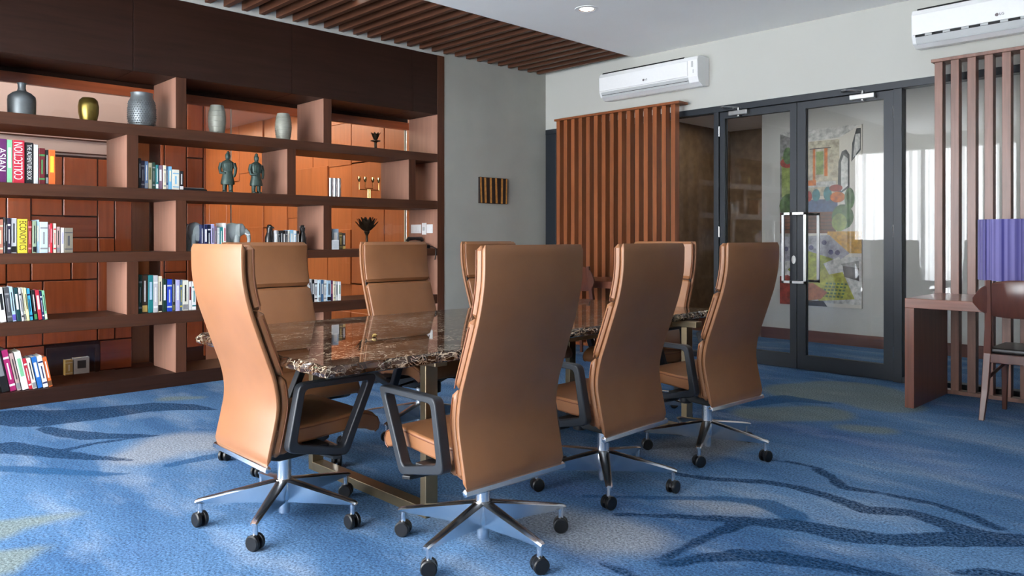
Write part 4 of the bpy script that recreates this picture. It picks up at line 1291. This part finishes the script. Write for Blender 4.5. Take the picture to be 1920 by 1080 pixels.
    for i in range(5):
        a = 2 * PI * i / 5 + .1
        d = Vector((math.cos(a), math.sin(a), 0)); s_ = Vector((-math.sin(a), math.cos(a), 0))
        rings = []
        for r_, zb, zt, w in ((.03, .075, .17, .026), (.1, .08, .158, .024), (.2, .088, .14, .0205), (.3, .094, .122, .0175), (.345, .096, .113, .016), (.356, .099, .108, .012)):
            c_ = d * r_
            q = [c_ - s_ * w * .55 + Vector((0, 0, zb)), c_ + s_ * w * .55 + Vector((0, 0, zb)), c_ + s_ * w + Vector((0, 0, zt - .006)), c_ + s_ * w * .6 + Vector((0, 0, zt)), c_ - s_ * w * .6 + Vector((0, 0, zt)), c_ - s_ * w + Vector((0, 0, zt - .006))]
            rings.append(q)
        MB().loft(rings).build('base_leg', M['chrome'], root, smooth=True)
        # caster: hood with stem and twin wheels
        cc = d * .336; ca = rnd_c.uniform(0, 2 * PI)
        f_ = Vector((math.cos(ca), math.sin(ca), 0)); ax = Vector((-math.sin(ca), math.cos(ca), 0))
        hd = MB(); rr = []
        for k_ in range(-1, 2, 2):
            ring_ = []
            for q in range(11):
                an = PI * (.02 + .75 * q / 10)
                p = cc + f_ * (.0295 * math.cos(an)) + Vector((0, 0, .0305 + .0295 * math.sin(an))) + ax * (k_ * .0055)
                ring_.append(p)
            ring_.append(cc + Vector((0, 0, .02)) + ax * (k_ * .0055))
            rr.append(ring_)
        hd.loft(rr)
        hood = hd.build('caster', M['black_plastic'], root, smooth=True)
        for k_ in (-1, 1):
            wm = MB()
            c0 = cc + Vector((0, 0, .0305)) + ax * (k_ * .007); c1 = cc + Vector((0, 0, .0305)) + ax * (k_ * .025)
            wm.tube([c0, c0 + ax * k_ * .002, c1 - ax * k_ * .004, c1], [.0275, .0305, .0305, .026], 22)
            wm.build('wheel', M['black_plastic'], hood, smooth=True)
        MB().cyl(cc + Vector((0, 0, .056)), cc + Vector((0, 0, .1)), .0105, 14).build('stem', M['chrome'], hood, smooth=True)
    return root
ch0 = make_chair()
CH = [  # x, y, heading (deg), base turn is carried by the chair itself
    (-3.02, 1.575, 89, 'tan leather executive chair at the table head nearest the bookcase books'),
    (-2.22, 2.0, 179, 'tan leather executive chair on the window-lit side, nearest the table head with bookcase'),
    (-2.345, 2.90, 182, 'tan leather executive chair between two others, back turned to the open carpet'),
    (-2.315, 3.79, 177, 'tan leather executive chair, back turned to the carpet, nearest the glass doors'),
    (-3.82, 2.02, 0, 'tan leather executive chair on the bookcase side, before the bird bookends'),
    (-3.82, 2.91, 0, 'tan leather executive chair on the bookcase side, before the lotus holder'),
    (-3.82, 3.745, 0, 'tan leather executive chair on the bookcase side, before the grey wall'),
    (-3.11, 4.25, -90, 'tan leather executive chair at the table head nearest the slatted screen')]
CH[1] = CH[1][:3] + ('tan leather executive chair, back to the carpet, beside the head chair near the books',)
for i, (x, y_, a, lab) in enumerate(CH):
    c = ch0 if i == 0 else copy_tree(ch0)
    c.location = (x, y_, 0); c.rotation_euler = (0, 0, math.radians(a - 90))
    turn = (21.2, -27.6, -.65, -14.4, 30, 12, -20, 40)[i]
    for p in children(c):
        if p.name.startswith(('base_leg', 'caster')): p.rotation_euler = (0, 0, math.radians(turn))
    tag(c, lab, 'chair', 'executive chairs around the marble table')

# ================================================================== SLATTED SCREENS AND DESKS
def screen(x0, n, pitch, w, mat, ztop, label, right):
    e = empty('slatted_screen', (x0, 6.5, 0))
    L_ = (n - 1) * pitch + w
    p0 = None
    for i in range(n):
        if p0 is None:
            o = p0 = MB().box(0, w, 0, .075, .03, ztop).build('slat', mat, e, bevel=.002, bseg=1)
        else:
            o = p0.copy(); COL.objects.link(o)
        o.location = (i * pitch, 0, 0)
    box_obj('cap_board', mat, -.02, L_ + .06, -.02, .14, ztop, ztop + .025, e, .003)
    box_obj('bottom_rail', mat, 0, L_, -.005, .08, 0, .03, e, .003)
    tag(e, label, 'screen')
screen(-5.948, 15, .1115, .052, M['screen_l'], 2.545, 'tall cherry slatted screen before the glass, below the air conditioner', False)
screen(-1.958, 13, .1135, .057, M['screen_r'], 2.565, 'tall walnut slatted screen behind the desk with purple lamp', True)
def desk(x0, x1, y0, y1, label):
    e = empty('writing_desk', (x0, y0, 0))
    box_obj('desktop', M['desk'], 0, x1 - x0, 0, y1 - y0, .706, .774, e, .003)
    box_obj('side_panel', M['desk_z'], 0, .062, 0, y1 - y0, 0, .706, e, .003)
    box_obj('side_panel', M['desk_z'], x1 - x0 - .062, x1 - x0, 0, y1 - y0, 0, .706, e, .003)
    tag(e, label, 'desk')
desk(-1.925, -0.45, 5.75, 6.49, 'walnut slab desk with purple lamp before the walnut screen')
desk(-5.9, -4.3, 5.84, 6.49, 'walnut slab desk before the cherry slatted screen')

def desk_chair(loc, rz, label):
    e = empty('desk_chair', loc, rz)       # faces +y, origin at floor under the seat centre
    for sx in (-1, 1):
        rings = []
        for z, y_, x, w in ((0, -.255, .245, .016), (.2, -.225, .232, .02), (.44, -.205, .222, .022), (.62, -.225, .212, .02), (.925, -.275, .2, .015)):
            rings.append([(sx * x - w, y_ - w, z), (sx * x + w, y_ - w, z), (sx * x + w, y_ + w, z), (sx * x - w, y_ + w, z)])
        MB().loft(rings).build('leg', M['chair_wood'], e, bevel=.004)
        rings = []
        for z, y_, x, w in ((0, .225, .225, .013), (.25, .215, .22, .018), (.43, .205, .215, .021)):
            rings.append([(sx * x - w, y_ - w, z), (sx * x + w, y_ - w, z), (sx * x + w, y_ + w, z), (sx * x - w, y_ + w, z)])
        MB().loft(rings).build('leg', M['chair_wood'], e, bevel=.004)
        MB().tube([(sx * .224, -.21, .27), (sx * .218, .21, .33)], .011, 8).build('brace', M['chair_wood'], e, smooth=True)
    m = MB()
    m.box(-.23, .23, -.225, -.195, .38, .44).box(-.23, .23, .195, .225, .38, .44).box(-.235, -.205, -.195, .195, .38, .44).box(.205, .235, -.195, .195, .38, .44)
    m.build('seat_rail', M['chair_wood'], e, bevel=.004)
    MB().box(-.225, .225, -.2, .225, .44, .475).build('seat', M['black_leather'], e, bevel=.014, bseg=3)
    # curved, rounded back panel
    rings = []
    n = 22
    for i in range(n + 1):
        t = -1 + 2 * i / n
        x = t * .285
        y_ = -.25 + .075 * t * t * -1 + .03
        hh = .125 * math.sqrt(max(0.02, 1 - abs(t) ** 3.2))
        zc = .79 + .012 * (1 - t * t)
        r_ = []
        for dy, dz in ((0, -1), (.9, -.9), (1, 0), (.9, .9), (0, 1), (-.9, .9), (-1, 0), (-.9, -.9)):
            r_.append((x, y_ + dy * .0105 - (dz * hh) * .16, zc + dz * hh))
        rings.append(r_)
    MB().loft(rings).build('backrest', M['chair_wood'], e, smooth=True)
    tag(e, label, 'chair', 'wooden desk chairs')
desk_chair((-1.19, 5.96, 0), 0, 'walnut wooden chair with curved back at the purple lamp desk')
desk_chair((-4.98, 5.90, 0), .1, 'walnut wooden chair with curved back at the cherry screen desk')

# lamp with purple drum shade
g = empty('table_lamp', (-1.375, 6.22, .774))
m = MB(); seg = 72
def drum(r, pl):
    return [((r + (pl if i % 2 else 0)) * math.cos(2 * PI * i / seg), (r + (pl if i % 2 else 0)) * math.sin(2 * PI * i / seg)) for i in range(seg)]
o_, i_ = drum(.205, .004), drum(.198, .004)
for z in (.13, .555):
    m.v += [(x, y_, z) for x, y_ in o_] + [(x, y_, z) for x, y_ in i_]
N = 2 * seg
for i in range(seg):
    j = (i + 1) % seg
    m.face([i, j, N + j, N + i]); m.face([seg + j, seg + i, N + seg + i, N + seg + j])
    m.face([i, seg + i, seg + j, j]); m.face([N + i, N + j, N + seg + j, N + seg + i])
m.build('lamp_shade', M['lamp_shade'], g, fix=False)
MB().lathe([(.085, 0), (.09, .006), (.088, .018), (.03, .03), (.022, .06), (.04, .11), (.03, .16), (.012, .2), (.01, .4)], seg=28).build('lamp_base', M['lamp_base'], g, smooth=True)
m = MB()
for i in range(3):
    a = 2 * PI * i / 3
    m.cyl((0, 0, .4), (.2 * math.cos(a), .2 * math.sin(a), .5), .003, 6)
m.build('shade_spider', M['steel'], g)
tag(g, 'table lamp with pleated purple drum shade on white base', 'lamp')

# ================================================================== AIR CONDITIONERS
def aircon(x0, x1, zb, zt, label, open_flap, mark=True):
    e = empty('air_conditioner', ((x0 + x1) / 2, YB, zb))
    h = zt - zb; hw = (x1 - x0) / 2
    prof = [(0, .012), (-.12, 0), (-.185, .03), (-.212, .085), (-.216, h - .05), (-.2, h - .012), (-.16, h), (0, h)]
    MB().prism(prof, -hw, hw, 'x').build('body', M['white_plastic'], e, bevel=.006)
    # front panel, split from the right-hand control column
    MB().prism([(-.2125, .09), (-.2215, .095), (-.2225, h - .055), (-.2165, h - .045)], -hw + .012, hw - .11, 'x').build('front_panel', M['white_plastic'], e, bevel=.002)
    MB().prism([(-.205, h - .016), (-.19, h - .002), (-.2, h - .002)], -hw + .04, hw - .16, 'x').build('top_slot', M['dark_gap'], e)
    lou = MB()
    if open_flap:
        lou.prism([(-.214, .078), (-.18, .02), (-.176, .024), (-.206, .082)], -hw + .03, hw - .03, 'x')
    lou.prism([(-.2105, .082), (-.2155, .082), (-.19, .026), (-.186, .03)], -hw + .03, hw - .11, 'x')
    lou.build('louvre', M['grey_plastic'], e, bevel=.001)
    sl = MB()
    if open_flap:
        sl.prism([(-.2165, .092), (-.2165, .074), (-.205, .072), (-.205, .092)], -hw + .03, hw - .03, 'x')
    else:
        sl.prism([(-.2055, .052), (-.2045, .048), (-.199, .048), (-.199, .052)], -hw + .04, hw - .11, 'x')
    sl.build('air_slot', M['dark_gap'], e)
    if open_flap:
        for i in range(9):
            x = -hw + .1 + i * (2 * hw - .2) / 8
            MB().prism([(-.219, .09), (-.219, .074), (-.205, .074), (-.205, .09)], x, x + .05, 'x').build('vane', M['grey_plastic'], e)
    ctl = MB()
    ctl.box(hw - .07, hw - .05, -.2175, -.2155, h * .6, h * .8).box(hw - .052, hw - .044, -.2175, -.2155, h * .4, h * .52)
    ctl.build('display', M['grey_plastic'], e)
    if mark:
        xm = -.02
        em = MB().cyl((xm, -.2225, .135), (xm, -.2235, .135), .012, 20)
        em.build('emblem', plain('emblem_grey', (110, 100, 104), .4, noise=.02), e, smooth=True)
        text_mesh('emblem_lettering', 'LG', .026, M['dark_gap'], e, (xm + .032, -.2235, .135), (PI / 2, 0, 0))
    tag(e, label, 'air conditioner', 'wall air conditioners')
aircon(-5.30, -4.065, 2.70, 2.995, 'white wall air conditioner with closed louvre above the cherry screen', False)
aircon(-2.12, -0.90, 2.71, 3.01, 'white wall air conditioner with open louvre above the walnut screen', True)

# ================================================================== DOWNLIGHTS
def downlight(loc, label):
    e = empty('downlight', loc)
    MB().lathe([(.1, -.004), (.1, 0), (.075, 0), (.068, .0), (.072, -.006), (.098, -.006)], seg=32, cap=False).build('trim_ring', M['white_plastic'], e, smooth=True)
    MB().lathe([(.074, -.005), (.06, -.001)], seg=32, cap=False).build('reflector', M['chrome'], e, smooth=True)
    MB().lathe([(.06, -.0012), (.06, -.0002)], seg=32).build('bulb', M['lamp_glow'], e, smooth=True)
    tag(e, label, 'light')
downlight((-4.206, 4.978, ZC), 'round chrome-rimmed downlight in the white ceiling')
g = empty('downlight', (-5.48, 3.467, 3.4))
MB().lathe([(.048, -.2), (.05, -.19), (.05, 0)], seg=24).build('housing', M['white_plastic'], g, smooth=True)
MB().lathe([(.04, -.203), (.04, -.2)], seg=24).build('bulb', M['lamp_glow'], g, smooth=True)
tag(g, 'small white can downlight hung between the ceiling slats', 'light')

# ================================================================== CORRIDOR POSTER
g = empty('wall_poster', (-3.785, 8.6, .42))
PW, PH = .472, 2.03
box_obj('poster_panel', plain('poster_ground', (196, 192, 180), .35, noise=.03), -PW, PW, -.022, 0, 0, PH, g, .002)
PC = {'wall': (206, 196, 168), 'grey': (150, 150, 146), 'arch': (70, 72, 70), 'orange': (222, 118, 30), 'leaf': (92, 124, 74), 'leaf2': (150, 166, 92), 'blue': (96, 128, 170), 'teal': (70, 140, 150), 'red': (170, 62, 48),
      'wood': (120, 74, 54), 'pillow': (176, 176, 186), 'lime': (190, 190, 70), 'lime2': (166, 176, 60), 'ochre': (214, 160, 50), 'white': (220, 220, 214), 'skin': (186, 110, 70), 'dark': (62, 52, 48), 'rug': (92, 112, 150), 'brick': (150, 80, 50), 'indigo': (84, 84, 120)}
PM = [plain('poster_' + k_, tuple(int(c_ * .82) for c_ in v_), .4, noise=.4, nscale=22) for k_, v_ in PC.items()]
PI_ = {k_: i for i, k_ in enumerate(PC)}
pm = MB()
lay = [0]
def pr(c, *pts_):
    lay[0] += 1
    b = len(pm.v); pm.cur = PI_[c]
    for u, v in pts_: pm.v.append((-PW + u * 2 * PW, -.0222 - lay[0] * .00006, v * PH))
    pm.face(list(range(b, b + len(pts_))))
def rc(c, u0, v0, u1, v1): pr(c, (u0, v0), (u1, v0), (u1, v1), (u0, v1))
def ov(c, u, v, ru, rv, n=14): pr(c, *[(u + ru * math.cos(2 * PI * i / n), v + rv * math.sin(2 * PI * i / n)) for i in range(n)])
rc('grey', 0, .39, .35, 1); rc('wall', .3, .62, .74, .93); pr('white', (0, .99), (.3, .93), (.75, .94), (1, 1), (0, 1))
pr('leaf2', (.02, .86), (.32, .8), (.32, .66), (.02, .62)); ov('red', .1, .82, .1, .03); ov('leaf', .12, .57, .13, .07); ov('leaf', .1, .86, .06, .05)
rc('orange', .42, .71, .45, .885); rc('orange', .56, .73, .6, .885); rc('leaf2', .46, .74, .55, .87); rc('dark', .38, .885, .64, .89)
pr('arch', (.72, .62), (.86, .66), (.86, .84), (.82, .87), (.77, .86), (.73, .8)); pr('white', (.76, .64), (.84, .67), (.84, .82), (.79, .84), (.76, .8))
pr('arch', (.88, .8), (.99, .86), (.99, .98), (.94, .98), (.89, .9)); pr('white', (.9, .82), (.98, .87), (.98, .95), (.93, .95))
rc('white', .34, .67, .7, .7); rc('orange', .33, .68, .46, .71); rc('rug', .33, .53, .72, .6); ov('teal', .46, .625, .05, .035); ov('teal', .6, .63, .05, .04); ov('orange', .72, .61, .09, .03); ov('red', .37, .62, .04, .03); ov('red', .7, .66, .08, .02)
rc('wood', 0, .41, .7, .53); 
for k_ in range(5): rc('dark', 0, .43 + k_ * .02, .68, .433 + k_ * .02)
ov('leaf', .78, .5, .13, .07); ov('leaf2', .74, .47, .09, .05); ov('leaf', .86, .6, .06, .06)
rc('ochre', .6, .3, 1, .42); rc('white', 0, .02, 1, .28); pr('pillow', (0, .39), (.62, .4), (.86, .3), (.74, .26), (.4, .28), (0, .24))
for k_ in range(9): ov('indigo', .08 + k_ * .08, .32 + .04 * math.sin(k_ * 2.3), .03, .014)
pr('lime', (.3, .13), (.72, .26), (.92, .05), (.5, .03)); pr('lime2', (.1, .2), (.36, .31), (.72, .26), (.3, .13)); pr('white', (.55, .24), (.74, .28), (.82, .2), (.62, .18))
pr('dark', (.78, .23), (.97, .22), (.97, .15), (.8, .17)); pr('grey', (.76, .24), (.97, .26), (.97, .22), (.78, .23))
for k_ in range(5):
    for q in range(6): rc('leaf', .58 + q * .045 - k_ * .012, .125 - k_ * .018, .61 + q * .045 - k_ * .012, .135 - k_ * .018)
pr('red', (0, 0), (.24, .0), (.3, .12), (.1, .17), (0, .16)); pr('skin', (.24, .02), (.52, .04), (.6, .08), (.42, .13), (.26, .12)); pr('dark', (.25, .0), (.6, .0), (.55, .03), (.26, .03))
pm.build('printed_image', PM, g, fix=False)
tag(g, 'tall colour photo poster of a terrace and laptop on corridor wall', 'poster')
# black box with a glowing blue face, added for a blue reflection in the glass
g = empty('blue_reflection_box', (-5.3, 11.0, 2.15))
box_obj('housing', M['black_plastic'], -.16, .16, -.05, 0, -.1, .1, g, .005)
box_obj('screen', M['blue_reflection'], .06, .13, -.053, -.05, -.06, .06, g)
tag(g, 'small black box with glowing blue face imitating a reflection, beyond the glass', 'display')
